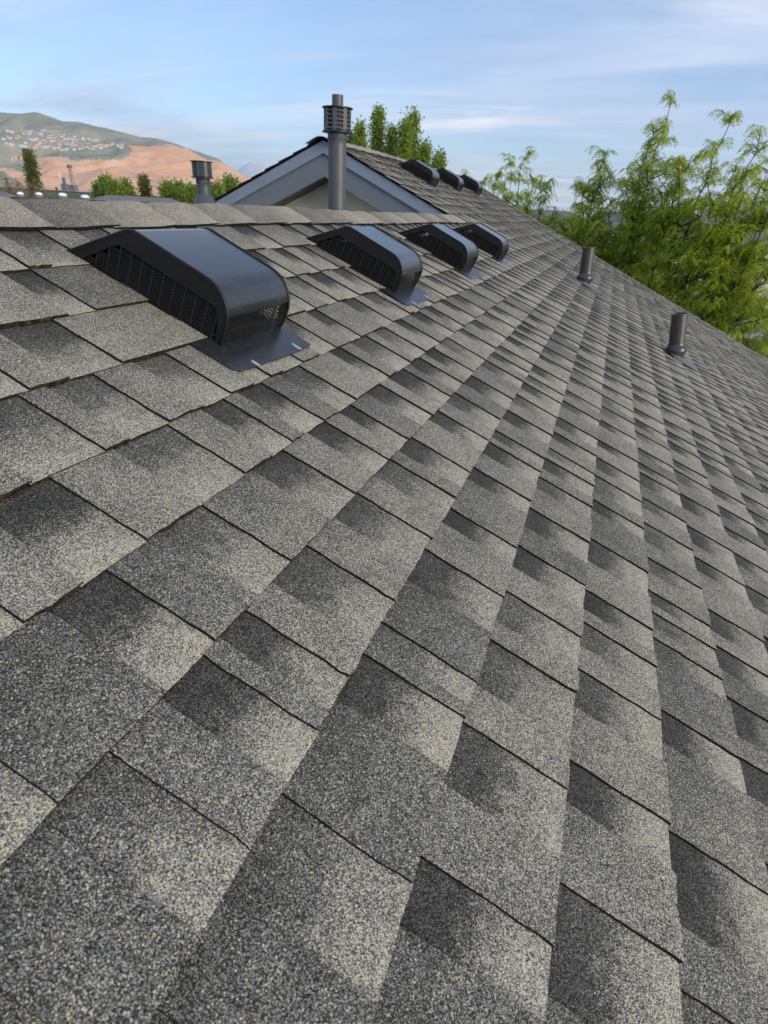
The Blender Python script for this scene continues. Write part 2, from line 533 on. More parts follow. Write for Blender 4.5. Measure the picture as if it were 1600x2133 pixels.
def snow_material():
    M = Mat('snow_and_rock')
    P = M.pos()
    sz = M.n('ShaderNodeSeparateXYZ'); M.l(P, sz.inputs[0])
    n = M.noise(P, 0.004, 6, 0.65)
    h = M.math('ADD', sz.outputs[2], M.math('MULTIPLY', M.math('SUBTRACT', n, 0.5), 520))
    c = M.mix(M.smooth(h, -120, 60), (0.10, 0.105, 0.10), (0.78, 0.79, 0.82))
    return M.set(c, 0.9, 0, 0.2)
tag(mb.build('mountains', snow_material(), smooth=True), kind='structure')

# ------------------------------------------------------------------ the house with the shingled roof
U_NEAR, U_GAB, U_FAR = -7.0, 32.3, 66.5
V_NR, V_FR, V_EAVE = -1.85, -10.0, 36.0
house = tag(empty('house', (2.0, 3.0, GZ)),
            'house under the grey shingled roof that fills the picture, with blue-grey gable boards', 'house')
HOFF = Vector(house.location)
def hp(o):                        # keep world-space mesh data under the house empty
    o.parent = house
    o.location = -HOFF
    return o
# deck under the shingles, both slopes
mb = MB()
def RPL(u, d, n, vr):             # left slope: d exposures down from the ridge at vr
    top = RP(u, vr, 0)
    return top + Vector((-CT, 0, -ST))*(d*E_) + Vector((-ST, 0, CT))*(n*E_)
def deck(u0, u1, v0, v1, dl):
    n = -0.07
    a = [RP(u0, v0, n), RP(u1, v0, n), RP(u1, v1, n), RP(u0, v1, n)]
    mb.add(a, [(0, 1, 2, 3)])
    b = [RPL(u0, 0, n, v0), RPL(u1, 0, n, v0), RPL(u1, dl, n, v0), RPL(u0, dl, n, v0)]
    mb.add(b, [(3, 2, 1, 0)])
deck(U_NEAR+.05, U_GAB+2, V_NR, V_EAVE-.1, 22)
deck(U_GAB+.05, U_FAR-.05, V_FR, V_EAVE-.1, 24)
roof = hp(mb.build('roof', M_FELT))

ROWS = {-1: [5.46, 6.44, 7.6, 8.7, 9.9, 11.76, 13.53], 0: [4.2, 5.49, 8.6, 9.5, 10.6, 11.68, 12.7],
 1: [2.5, 3.67, 4.85, 9.66, 10.65, 11.73, 12.9], 2: [2.4, 3.55, 4.43, 5.57, 6.5, 7.43, 8.61, 9.68, 11.44, 12.6],
 3: [.8, 1.84, 2.96, 4.41, 5.42, 6.26, 7.32, 8.77, 9.93, 10.93, 11.97, 13.24, 14.23, 15.6, 17.03, 18.71],
 4: [.1, 1.16, 2.54, 3.7, 5.21, 6.32, 7.14, 8.36, 9.53, 10.51, 11.5, 12.72, 14.05, 15.56],
 5: [.5, 1.53, 2.41, 2.97, 4.04, 5.3, 6.42, 7.33, 8.74, 9.92, 11.33, 12.85],
 6: [.75, 1.91, 3.3, 3.74, 5.1, 6.19, 7.61, 8.8, 9.42, 10.7, 11.9],
 7: [.9, 2.11, 3.29, 4.4, 5.29, 6.34, 7.49, 8.69, 9.58, 10.14, 11.1, 12.11, 13.43, 14.43],
 8: [1.3, 2.55, 3.62, 4.81, 5.64, 6.33, 7.73, 9.13, 10.22, 11.19, 12.26, 13.74, 14.95],
 9: [2.4, 3.59, 5.02, 6.25, 6.82, 7.33, 8.29, 9.5, 10.57, 11.86, 12.41, 13.39, 14.58, 15.66, 16.68],
 10: [2.7, 3.93, 5.1, 6.02, 7.0, 7.88, 9.4, 10.58, 12.08, 13.43, 14.14, 15.5],
 11: [4.4, 5.8, 7.0, 8.14, 9.54, 10.67, 11.73, 12.81, 13.92, 15.53]}
rng = random.Random(11)
def sag(u, v):                    # slow unevenness of an old deck
    return 0.10*mnoise.noise(Vector((u/9.0, v/7.0, 4.2)))
TONES = {(3, 1.84): .52, (3, 2.96): .55, (3, 4.41): .55, (4, .1): .26, (4, 1.16): .27, (4, 2.54): .38, (4, 3.7): .46, (4, 5.21): .58,
         (5, .5): .26, (5, 1.53): .42, (5, 2.41): .44, (5, 2.97): .56, (5, 4.04): .56, (5, 5.3): .54, (6, .75): .28, (6, 1.91): .28, (6, 3.3): .36,
         (6, 3.74): .31, (6, 5.1): .54, (7, .9): .34, (7, 2.11): .50, (7, 3.29): .57, (7, 4.4): .58, (8, 1.3): .42, (8, 2.55): .50, (8, 3.62): .55, (8, 4.81): .57,
         (9, 2.4): .42, (9, 3.59): .46, (9, 5.02): .34, (9, 6.25): .5, (10, 2.7): .42, (10, 3.93): .52, (2, 3.55): .5, (2, 4.43): .58, (1, 3.67): .55, (1, 4.85): .6}
def shingle(mbx, mp, r, u0, u1, rg, hi):
    """one tab and the exposed under-layer beside it; mp maps (u, v, n) to the world"""
    wv = min(0.66*(u1-u0), rg.uniform(0.40, 0.78))
    ut = u1 - wv
    tone = rg.choice((0.36, 0.44, 0.50, 0.56, 0.60, 0.64)) + rg.uniform(-.04, .04)
    tv = rg.uniform(0.48, 0.62)
    tone = TONES.get((r, round(u0, 2)), tone) if hi else tone
    lift = rg.uniform(-.004, .012)
    vb = rg.uniform(-.006, .006)
    sl = [-.10, .0, .18, .36, .55, .75, .90, 1.0] if hi else [-.06, .5, 1.0]
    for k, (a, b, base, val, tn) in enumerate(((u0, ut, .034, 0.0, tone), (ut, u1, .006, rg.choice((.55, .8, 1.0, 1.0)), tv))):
        nc = (5 if k == 0 else 3) if hi else 1
        us = [a + (b-a)*i/nc for i in range(nc+1)]
        grid = []
        for si, s in enumerate(sl):
            for ui, u in enumerate(us):
                ju = rg.uniform(-.009, .009) if (hi and k == 0 and ui in (0, nc)) else 0
                if k == 1 and ui == nc: ju = .012
                if k == 1 and ui == 0: ju = -.02
                jv = rg.uniform(-.010, .010) + vb if s == 1.0 else 0
                n = base + .040*max(s, -.1) + (lift*s*s if k == 0 else 0) + sag(u, r+s)*0.35
                if hi: n += rg.uniform(-.0015, .0015)
                if s < 0: n -= .012
                grid.append((u+ju, r+s+jv, n, s))
        W = nc+1
        vs = [mp(g[0], g[1], g[2]) for g in grid]
        fs, cs = [], []
        for si in range(len(sl)-1):
            for ui in range(nc):
                f = (si*W+ui, si*W+ui+1, (si+1)*W+ui+1, (si+1)*W+ui)
                fs.append(f)
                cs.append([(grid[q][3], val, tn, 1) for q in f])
        mbx.add(vs, fs, 0, cs)
        # butt edge, with the two plies showing
        bt = [grid[(len(sl)-1)*W+ui] for ui in range(W)]
        drop = .085 if k == 0 else .06
        lo = [mp(g[0], g[1]-rg.uniform(0, .012), g[2]-drop) for g in bt]
        hi_ = [mp(g[0], g[1], g[2]) for g in bt]
        mbx.add(hi_+lo, [(i, i+1, W+i+1, W+i) for i in range(nc)], 1)
        if k == 0:                # slit on the near side and the hidden far side of the tab
            ns = len(sl)
            for e in (0, nc):
                sd_ = [grid[q*W+e] for q in range(ns)]
                up = [mp(g[0], g[1], g[2]) for g in sd_]
                dn = [mp(g[0], g[1], g[2]-.05) for g in sd_]
                mbx.add(up+dn, [(i, i+1, ns+i+1, ns+i) for i in range(ns-1)], 2)
pieces = []
for r in range(-10, 36):
    ustart = U_NEAR if r >= -1 else U_GAB
    seams = list(ROWS.get(r, []))
    if seams:
        u = seams[0]
        while u > ustart + 1.6:
            u -= rng.uniform(.8, 1.5); seams.insert(0, u)
        seams.insert(0, ustart)
    else: seams = [ustart]
    u = seams[-1]
    while u < U_FAR - 1.9:
        u += rng.choice((.75, .9, 1.05, 1.2, 1.4, 1.6)) + rng.uniform(-.06, .06); seams.append(u)
    seams.append(U_FAR + rng.uniform(-.05, .05))
    for a, b in zip(seams, seams[1:]):
        pieces.append((r, a, b))
def seen_area(r, a, b):
    q = [to_px(RP(u, v, .05)) for u, v in ((a, r), (b, r), (b, r+1), (a, r+1))]
    if min(k[2] for k in q) < 0.12: return 0
    xs = [min(1600, max(0, k[0])) for k in q]; ys = [min(2133, max(0, k[1])) for k in q]
    return abs(sum(xs[i]*ys[(i+1) % 4] - xs[(i+1) % 4]*ys[i] for i in range(4)))/2
order = sorted(pieces, key=lambda p: -seen_area(*p))
near = set(order[:298])
far_mb = MB()
for p in pieces:
    rg = random.Random(hash((p[0], round(p[1]*100))) & 0xffffff)
    if p in near:
        m1 = MB()
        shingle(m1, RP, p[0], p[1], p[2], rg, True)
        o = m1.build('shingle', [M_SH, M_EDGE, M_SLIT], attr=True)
        o.parent = roof
    else:
        shingle(far_mb, RP, p[0], p[1], p[2], rg, False)
for (ua, ub, vr, nl) in ((U_NEAR, U_GAB+1.6, V_NR, 22), (U_GAB, U_FAR, V_FR, 24)):
    for r in range(nl):
        u = ua
        while u < ub-.3:
            u2 = min(ub, u + rng.uniform(.8, 1.6))
            shingle(far_mb, lambda a, b, n, vr=vr: RPL(a, b, n, vr), r, u, u2, rng, False)
            u = u2
o = far_mb.build('shingle_field', [M_SH, M_EDGE, M_SLIT], attr=True)
o.parent = roof
tag(o, kind='stuff')
# ridge caps: bent over the ridge, butts pointing away from the camera
def ridge_cap(u0, u1, vr, rg, up=0.0):
    m1 = MB()
    tone = rg.choice((.34, .42, .58, .64, .66, .7)) + rg.uniform(-.03, .03)
    ew, lw = .93 + rg.uniform(-.025, .025), .95
    prof = [(-lw, .07+up), (-.55, .075+up), (-.20, .068+up), (-.07, .042+up), (.07, .042+up), (.20, .068+up), (.55, .075+up), (ew*.8, .074+up), (ew, .066+up)]
    tu = [-.12, 0, .35, .7, 1.0]
    grid = []
    for t in tu:
        for i, (d, n) in enumerate(prof):
            nn = n + .012 + .030*t + rg.uniform(-.004, .004) + sag(u0+t, d)*.5
            uu = u0 + (u1-u0)*t + (rg.uniform(-.02, .02) if t == 1.0 else 0)
            dd = d + (rg.uniform(-.02, .02) if i == len(prof)-1 else 0)
            grid.append(RP(uu, vr+dd, nn) if d >= 0 else RPL(uu, -dd, nn, vr))
    W = len(prof)
    fs, cs = [], []
    for a in range(len(tu)-1):
        for b in range(W-1):
            fs.append((a*W+b, (a+1)*W+b, (a+1)*W+b+1, a*W+b+1))
            g0, g1 = max(0, tu[a]), max(0, tu[a+1])
            cs.append([(0.35+.5*g0, .25, tone, 1), (0.35+.5*g1, .25, tone, 1), (0.35+.5*g1, .25, tone, 1), (0.35+.5*g0, .25, tone, 1)])
    m1.add(grid, fs, 0, cs)
    # lower edge and far butt
    lowe = [grid[a*W+W-1] for a in range(len(tu))]
    dn = [p - Vector((ST, 0, CT))*(.045*E_) for p in lowe]
    k = len(tu)
    m1.add(lowe+dn, [(i, i+1, k+i+1, k+i) for i in range(k-1)], 2)
    far = grid[(k-1)*W:k*W]
    fd = [p - Vector((0, 0, .05*E_)) for p in far]
    m1.add(far+fd, [(i, i+1, W+i+1, W+i) for i in range(W-1)], 2)
    return m1
rg = random.Random(5)
for ua, ub, vr, up in ((U_NEAR, U_GAB+.25, V_NR, 0.0), (U_GAB-.15, U_FAR+.1, V_FR, .035)):
    u = ua
    while u < ub-.2:
        u2 = min(ub, u + 1.35 + rg.uniform(-.06, .06))
        o = ridge_cap(u, u2, vr, rg, up).build('ridge_cap_shingle', [M_CAP, M_EDGE, M_SLIT], attr=True, smooth=True, angle=50)
        o.parent = roof
        u = u2

# gable end of the taller part: boards, soffit, stucco
def slope_bar(name, side, u0, u1, n0, n1, d0, d1, mat):
    m1 = MB()
    f = (lambda u, d, n: RP(u, V_FR+d, n)) if side > 0 else (lambda u, d, n: RPL(u, d, n, V_FR))
    vs = []
    for u in (u0, u1):
        for d, n in ((d0, n0), (d1, n0), (d1, n1), (d0, n1)):
            # mitre at the ridge: top and bottom meet on the vertical through the peak
            dd = d if d > 0 else -n*math.tan(TH)
            vs.append(f(u, dd, n))
    m1.add(vs, [(0, 1, 2, 3), (7, 6, 5, 4), (0, 4, 5, 1), (1, 5, 6, 2), (2, 6, 7, 3), (3, 7, 4, 0)])
    return hp(m1.build(name, mat))
for side, dl in ((1, 8.3), (-1, 24.0)):
    slope_bar('rake_trim', side, U_GAB+.10, U_GAB+.27, -.62, -.085, 0, dl, M_TRIM)
    slope_bar('rake_board', side, U_GAB+.24, U_GAB+.40, -1.62, -.60, 0, dl, M_FASC)
    slope_bar('soffit', side, U_GAB+.41, U_GAB+2.4, -1.50, -1.42, 0, dl, M_SOFF)
m1 = MB()
pk = RP(0, V_FR, 0)
yw = (U_GAB+2.35)*E_
poly = [(pk.x, pk.z-1.45*E_/CT), (pk.x+4.6*CT, pk.z-1.45*E_/CT-4.6*ST), (pk.x+4.6*CT, GZ), (pk.x-3.0*CT, GZ), (pk.x-3.0*CT, pk.z-1.45*E_/CT-3.0*ST)]
poly = [(x, z) for x, z in poly]
m1.prism(poly, yw, U_FAR*E_-.35, 0)
hp(m1.build('stucco_wall', M_STUC))
m1 = MB()
pn = RP(0, V_NR, 0)
poly = [(pn.x, pn.z-.08), (pn.x+(V_EAVE+2-4)*E_*CT, pn.z-.08-(V_EAVE-2)*E_*ST), (pn.x+(V_EAVE-2)*E_*CT, GZ), (pn.x-2.7, GZ), (pn.x-2.7, pn.z-.08-2.7*math.tan(TH))]
m1.prism(poly, U_NEAR*E_+.3, yw-.004, 0)
hp(m1.build('stucco_wall', M_STUC))
m1 = MB()                          # far rake and eave boards
vs = [RP(u, v, n) for u in (U_FAR-.25, U_FAR-.10) for v, n in ((V_FR, -.09), (V_EAVE, -.09), (V_EAVE, -1.2), (V_FR, -1.2))]
m1.add(vs, [(0, 1, 2, 3), (7, 6, 5, 4), (0, 4, 5, 1), (1, 5, 6, 2), (2, 6, 7, 3), (3, 7, 4, 0)])
hp(m1.build('rake_board', M_FASC))
m1 = MB()
vs = [RP(u, V_EAVE+dv_, n) for u in (U_NEAR, U_FAR-.26) for dv_, n in ((-.35, -.09), (-.2, -.09), (-.2, -1.2), (-.35, -1.2))]
m1.add(vs, [(0, 1, 2, 3), (7, 6, 5, 4), (0, 4, 5, 1), (1, 5, 6, 2), (2, 6, 7, 3), (3, 7, 4, 0)])
hp(m1.build('eave_board', M_FASC))

# ------------------------------------------------------------------ slant-back roof vents
VW = 1.62                          # hood width in exposures
def arc(cx, cz, r, a0, a1, n):
    return [(cx+r*math.cos(R(a0+(a1-a0)*i/n)), cz+r*math.sin(R(a0+(a1-a0)*i/n))) for i in range(n+1)]
PROFILE = [(-.40, 0.0), (.46, .745), (.50, .775), (.56, .80), (.62, .81)] + arc(1.76, .345, .465, 90, 0, 9) + [(2.222, .20), (2.19, .0)]
def S(p): return (p[0]*E_, p[1]*E_)
def make_vent():
    t = empty('roof_vent')
    # hood sheet: back slope, top, rolled front down to the front screen
    hood_p = [q for q in PROFILE if not (q[0] > 2.0 and q[1] < .50)] + [(2.190, .475)]
    m1 = MB()
    vs, fs = [], []
    th = .018
    n = len(hood_p)
    inner = []
    for i, q in enumerate(hood_p):
        a = Vector(hood_p[max(0, i-1)]); b = Vector(hood_p[min(n-1, i+1)])
        d = (b-a).normalized()
        nrm = Vector((-d.y, d.x))
        inner.append((q[0]-nrm.x*th, q[1]-nrm.y*th))
    ring = hood_p + inner[::-1]
    y0, y1 = -.015*E_, (VW+.015)*E_
    for y in (y0, y1):
        vs += [(q[0]*E_, y, q[1]*E_) for q in ring]
    k = len(ring)
    fs = [(i, (i+1) % k, (i+1) % k + k, i+k) for i in range(k)]
    for i in range(n-1):
        fs.append((i, i+1, k-2-i, k-1-i)); fs.append((k+i+1, k+i, k+k-1-i, k+k-2-i))
    m1.add(vs, fs)
    m1.build('hood', M_BLACK, t, smooth=True, angle=35)
    inner_o = [(-.13, .055), (.02, .19), (.17, .325), (.28, .43), (.36, .49), (.40, .52), (.50, .53)] + [(.50+i*(1.42)/9, .53) for i in range(1, 9)] + [(1.99, .52), (2.06, .43), (2.10, .25), (2.12, .055)]
    outer = PROFILE
    for sgn, yy in ((0, 0.0), (1, VW)):
        m1 = MB()
        yo = yy*E_
        th_ = .012*E_ * (1 if sgn == 0 else -1)
        # solid sheet above and around the louvre opening, as a fan of quads between outlines
        def resample(P, cnt):
            d = [0]
            for a, b in zip(P, P[1:]): d.append(d[-1]+math.dist(a, b))
            out = []
            for i in range(cnt):
                s = d[-1]*i/(cnt-1)
                j = max(q for q in range(len(d)) if d[q] <= s+1e-9)
                j = min(j, len(P)-2)
                f_ = (s-d[j])/max(1e-9, d[j+1]-d[j])
                out.append((P[j][0]+(P[j+1][0]-P[j][0])*f_, P[j][1]+(P[j+1][1]-P[j][1])*f_))
            return out
        A = resample(outer, 40); B = resample(inner_o, 40)
        vs = [(x*E_, yo, z*E_) for x, z in A] + [(x*E_, yo, z*E_) for x, z in B]
        vs += [(x*E_, yo+th_, z*E_) for x, z in A] + [(x*E_, yo+th_, z*E_) for x, z in B]
        c = 40
        fs = []
        for i in range(c-1):
            fs.append((i, i+1, c+i+1, c+i))
            fs.append((2*c+i+1, 2*c+i, 3*c+i, 3*c+i+1))
            fs.append((c+i, c+i+1, 3*c+i+1, 3*c+i))
        m1.add(vs, fs)
        # sill strip closing the bottom of the opening
        m1.box((-.36*E_, min(yo, yo+th_), 0.0), (2.19*E_, max(yo, yo+th_), .055*E_))
        m1.build('side_panel', M_SIDE, t)
        # rolled rim along the outline
        rim = MB()
        rim.tube([(x*E_, yo, z*E_) for x, z in PROFILE], [.021*E_]*len(PROFILE), 6)
        rim.build('rim', M_SIDE, t, smooth=True)
        # louvre: uprights and fine slats
        gr = MB()
        y_in = yo + th_*1.5
        cols_ = [-.10 + i*.178 for i in range(13)]
        def topn(v):
            if v < .40: return .055 + (v+.13)*(.465/.53)
            if v < 2.0: return .53
            return .53 - (v-2.0)*1.5
        yb0, yb1 = min(y_in, y_in+th_*1.6), max(y_in, y_in+th_*1.6)
        for x in cols_[1:]:
            gr.box(((x-.011)*E_, yb0, .03*E_), ((x+.011)*E_, yb1, (topn(x)+.02)*E_))
        for i, (a, b) in enumerate(zip(cols_, cols_[1:])):
            z = .075
            while z < topn((a+b)/2)-.015:
                a2 = max(a, -.13 + (z-.055)/(.465/.53)) if z > .06 else a
                if a2 < b-.02:
                    zz0, yy0 = z*E_, y_in
                    dz = .010*E_; dy = .028*E_*(1 if sgn == 0 else -1)
                    gr.add([((a2+.008)*E_, yy0, zz0), ((b-.008)*E_, yy0, zz0), ((b-.008)*E_, yy0+dy, zz0+dz*1.9), ((a2+.008)*E_, yy0+dy, zz0+dz*1.9),
                            ((a2+.008)*E_, yy0, zz0+dz), ((b-.008)*E_, yy0, zz0+dz)],
                           [(0, 1, 2, 3), (4, 3, 2, 5), (0, 4, 5, 1)])
                z += .040
        gr.build('louvre', M_PLASTIC, t)
    # front screen: rows of staggered slots
    fr = MB()
    def fp(y, n): return (2.19 + (2.222-2.19)*min(1, n/.2) - .012 - max(0, n-.34)*.25)
    rows_ = [.05+i*.0315 for i in range(15)]
    for n_ in rows_:
        x = fp(0, n_)
        fr.box(((x-.010)*E_, .03*E_, (n_-.0055)*E_), ((x+.002)*E_, (VW-.03)*E_, (n_+.0055)*E_))
    for i, (a, b) in enumerate(zip(rows_, rows_[1:])):
        k0 = .05 + (i % 2)*.045
        y = k0
        while y < VW-.04:
            x = fp(0, a)
            fr.box(((x-.009)*E_, (y-.006)*E_, (a+.006)*E_), ((x+.001)*E_, (y+.006)*E_, (b-.006)*E_))
            y += .09
    x0 = 2.195
    fr.box(((x0-.02)*E_, .012*E_, .008*E_), ((x0+.012)*E_, (VW-.012)*E_, .046*E_))
    for y in (.012, VW-.045): fr.box(((x0-.012)*E_, y*E_, .047*E_), ((x0+.016)*E_, (y+.033)*E_, .40*E_))
    fr.build('front_screen', M_PLASTIC, t)
    # base inside and the flange in front
    bs = MB()
    bs.box((-.30*E_, .03*E_, -.02*E_), (1.98*E_, (VW-.03)*E_, .079*E_))
    bs.build('base', M_DARK, t)
    bf = MB()
    bf.prism([S(q) for q in ((.25, .08), (1.93, .08), (1.93, .50), (.62, .50))], .30*E_, (VW-.30)*E_)
    bf.build('dark_core', M_DARK, t)  # added dark block, stands in for shade inside and stops the see-through
    th2 = MB()
    th2.lathe([(.40*E_, .08*E_), (.40*E_, .42*E_), (.385*E_, .42*E_), (.385*E_, .08*E_)], 20, 0, (.95*E_, VW/2*E_))
    th2.build('throat', M_DARK, t, smooth=True, angle=40)
    fl = MB()
    P = [(2.01, -.36), (2.60, -.37), (2.665, -.33), (2.76, .18), (2.79, .25), (2.80, .9), (2.77, 1.66), (2.73, 1.71), (2.01, 1.74)]
    P = [(2.01, -.37), (2.66, -.36), (2.72, -.30), (2.775, .2), (2.785, .85), (2.79, 1.58), (2.76, 1.68), (2.01, 1.72)]
    def fn(v, y): return .080 - .006*(v-2.0) + .004*math.sin(y*5)*(v-2)
    ns = 5
    vs, fs = [], []
    nP = len(P)
    top = [(a*E_, b*E_, fn(a, b)*E_) for a, b in P]
    bot = [(a*E_, b*E_, (fn(a, b)-.014)*E_) for a, b in P]
    fl.add(top+bot, [tuple(range(nP)), tuple(range(2*nP-1, nP-1, -1))] + [(i, i+nP, (i+1) % nP+nP, (i+1) % nP) for i in range(nP)])
    fo = fl.build('flange', M_FLANGE, t)
    for (v, y, s) in ((2.70, .14, 1.0), (2.69, 1.32, 1.2)):
        sb = MB()
        vs, fs = [], []
        for i in range(7):
            for k in range(10):
                g = 2*math.pi*k/10
                rr = math.sin(math.pi/2*(1-i/6.0))
                vs.append(((v+.075*s*rr*math.cos(g)*(1+.25*math.sin(3*g)))*E_, (y+.040*s*rr*math.sin(g)*(1+.2*math.cos(2*g)))*E_, (fn(v, y)+.018*(i/6.0))*E_))
        for i in range(6):
            for k in range(10):
                fs.append((i*10+k, i*10+(k+1) % 10, (i+1)*10+(k+1) % 10, (i+1)*10+k))
        sb.add(vs, fs)
        sb.build('sealant', M_SEAL, fo, smooth=True)
    return t
vent0 = make_vent()
VL = ['large black slant-back roof vent nearest the camera, below the ridge cap',
      'second black slant-back vent along the near ridge, right of the largest one',
      'third black slant-back vent along the near ridge, between the second and the last',
      'last and smallest black slant-back vent of the near ridge row',
      'black slant-back vent on the taller roof nearest the gable, first of three',
      'middle black slant-back vent of the three on the taller far roof',
      'farthest black slant-back vent at the end of the taller roof against the sky']
VS = [(6.4, 0.0), (13.33, .04), (20.3, .0), (27.0, .03), (40.2, -8.0), (47.3, -8.0), (54.4, -8.0)]
for i, (u, dv_) in enumerate(VS):
    t = vent0 if i == 0 else copy_tree(vent0)
    p = RP(u, dv_, 0)
    t.location = p
    t.rotation_euler = (0, TH, R((0, .5, -.6, .4, -.3, .6, -.5)[i]))
    tag(t, VL[i], 'roof vent', 'black slant-back vents on the shingled roof')

# ------------------------------------------------------------------ plumbing pipes through the roof
def make_pipe(u, v, h, lean, label):
    t = empty('vent_pipe', RP(u, v, .03), (R(lean[0]), R(lean[1]), 0))
    r = .050
    m1 = MB()
    m1.lathe([(r, .0), (r, h*.55), (r+.0015, h*.552), (r+.0015, h*.575), (r, h*.577), (r, h-.012), (r+.003, h-.010), (r+.003, h-.002), (r-.001, h), (r-.007, h), (r-.007, h-.2), (0, h-.2)], 28)
    m1.build('pipe', M_PIPE, t, smooth=True, angle=40)
    m1 = MB()
    b = .012
    m1.lathe([(.053, -.05), (.055, b), (.059, b+.004), (.066, b+.022), (.069, b+.036), (.066, b+.050), (.058, b+.063), (.0515, b+.074), (.0505, b+.082)], 28)
    m1.build('collar', M_BOOT, t, smooth=True)
    m1 = MB()                      # flashing skirt lying on the slope
    q = t.rotation_euler.to_matrix().inverted()
    o = Vector(t.location)
    def loc(du, dv2, n): return q @ (RP(u+du, v+dv2, n) - o)
    ring = [(.42*math.cos(2*math.pi*k/20), .42*math.sin(2*math.pi*k/20)) for k in range(20)]
    vs = [loc(a, b_, .20) for a, b_ in ring] + [loc(a*1.35, b_*1.35, .10) for a, b_ in ring]
    m1.add(vs, [(k, (k+1) % 20, 20+(k+1) % 20, 20+k) for k in range(20)] + [tuple(range(20))])
    sq = [loc(a, b_, .095) for a, b_ in ((-.85, -.2), (.85, -.2), (.85, 1.10), (-.85, 1.10))] + [loc(a, b_, .07) for a, b_ in ((-.85, -.2), (.85, -.2), (.85, 1.10), (-.85, 1.10))]
    m1.add(sq, [(0, 1, 2, 3), (0, 4, 5, 1), (1, 5, 6, 2), (2, 6, 7, 3), (3, 7, 4, 0)])
    m1.build('flashing', M_PFL, t)
    tag(t, label, 'pipe', 'short dark pipes through the roof')
make_pipe(37.5, 6.15, .285, (0, -4.5), 'short dark plumbing pipe with bulging collar, the farther one up the slope')
make_pipe(30.66, 11.75, .290, (0, -10.0), 'short dark plumbing pipe with bulging collar, the nearer one by the trees')

# ------------------------------------------------------------------ flue stacks behind the near ridge
def make_stack(x, y, z0, zc0, zc1, ztop, r, rc, rt, label, cone=None, lean=(0, 0)):
    t = empty('flue_stack', (x, y, z0), (R(lean[0]), R(lean[1]), 0))
    L_ = lambda z: z - z0
    m1 = MB()
    m1.lathe([(r, 0), (r, L_(zc0)-.055), (r+.002, L_(zc0)-.053), (r+.002, L_(zc0)-.048), (r-.002, L_(zc0)-.045), (r+.001, L_(zc0)-.03), (r+.003, L_(zc0)-.012), (r-.001, L_(zc0)-.010), (r, L_(zc0)+.004)], 32)
    m1.build('pipe', M_STACK, t, smooth=True, angle=40)
    m1 = MB()                      # folded seam and crimp marks
    for k in range(9):
        g = 2*math.pi*k/9
        m1.box((r*math.cos(g)-.002, r*math.sin(g)-.002, L_(zc0)-.040), (r*math.cos(g)+.002, r*math.sin(g)+.002, L_(zc0)-.028))
    m1.build('crimp', M_STACK_D, t)
    h = zc1-zc0
    cap = MB()                     # rim plates
    cap.lathe([(r*.9, L_(zc0)), (rc+.010, L_(zc0)-.004), (rc+.010, L_(zc0)), (rc, L_(zc0)+.006), (r*.9, L_(zc0)+.006)], 32)
    cap.lathe([(rc, L_(zc1)-.006), (rc+.010, L_(zc1)-.002), (rc+.010, L_(zc1)+.002), (rt, L_(zc1)+.006)], 32)
    cap.lathe([(rc*.80, L_(zc0)), (rc*.80, L_(zc1))], 16)
    co = cap.build('cap', M_STACK_D, t, smooth=True, angle=40)
    for k in range(8):             # eight posts and five louvre lips between each pair
        g = 2*math.pi*(k+.3)/8
        po = MB()
        pc, ps = math.cos(g), math.sin(g)
        tx, ty = -ps, pc
        w_ = rc*.15
        vs = []
        for z in (L_(zc0), L_(zc1)):
            for a, b in ((-w_, -.008), (w_, -.008), (w_, .0), (-w_, .0)):
                vs.append((pc*(rc+b)+tx*a, ps*(rc+b)+ty*a, z))
        po.add(vs, [(0, 1, 5, 4), (1, 2, 6, 5), (2, 3, 7, 6), (3, 0, 4, 7), (4, 5, 6, 7), (3, 2, 1, 0)])
        po.build('post', M_STACK, co)
    for j in range(5):
        z = L_(zc0) + h*(.10+.18*j)
        lo = MB()
        sd_ = 48
        lo.lathe([(rc*.80, z+.016), (rc*1.01, z-.001), (rc*1.01, z+.0015), (rc*.80, z+.019)], sd_)
        lo.build('louvre_ring', M_STACK, co, smooth=True, angle=40)
    m1 = MB()
    m1.lathe([(rt, L_(zc1)), (rt, L_(ztop)), (rt-.003, L_(ztop)), (rt-.003, L_(ztop)-.1), (0, L_(ztop)-.1)], 28)
    if ztop > zc1+.02: m1.build('outlet_pipe', M_STACK, t, smooth=True, angle=40)
    if cone:
        m1 = MB()
        m1.lathe([(cone[1], L_(cone[0])-cone[2]), (r+.003, L_(cone[0])), (r, L_(cone[0])+.004)], 32)
        m1.build('storm_collar', M_STACK, t, smooth=True)
    tag(t, label, 'flue stack', 'grey metal flue stacks')
make_stack(-.572, 3.31, -.25, .482, .588, .645, .0505, .073, .030, 'tall grey metal flue stack with louvred cap standing in front of the gable', lean=(0, 0))
make_stack(-1.98, 3.99, -.55, .262, .362, .366, .050, .071, .02, 'shorter grey flue stack with louvred cap and flared collar left of the gable', cone=(.150, .092, .07))

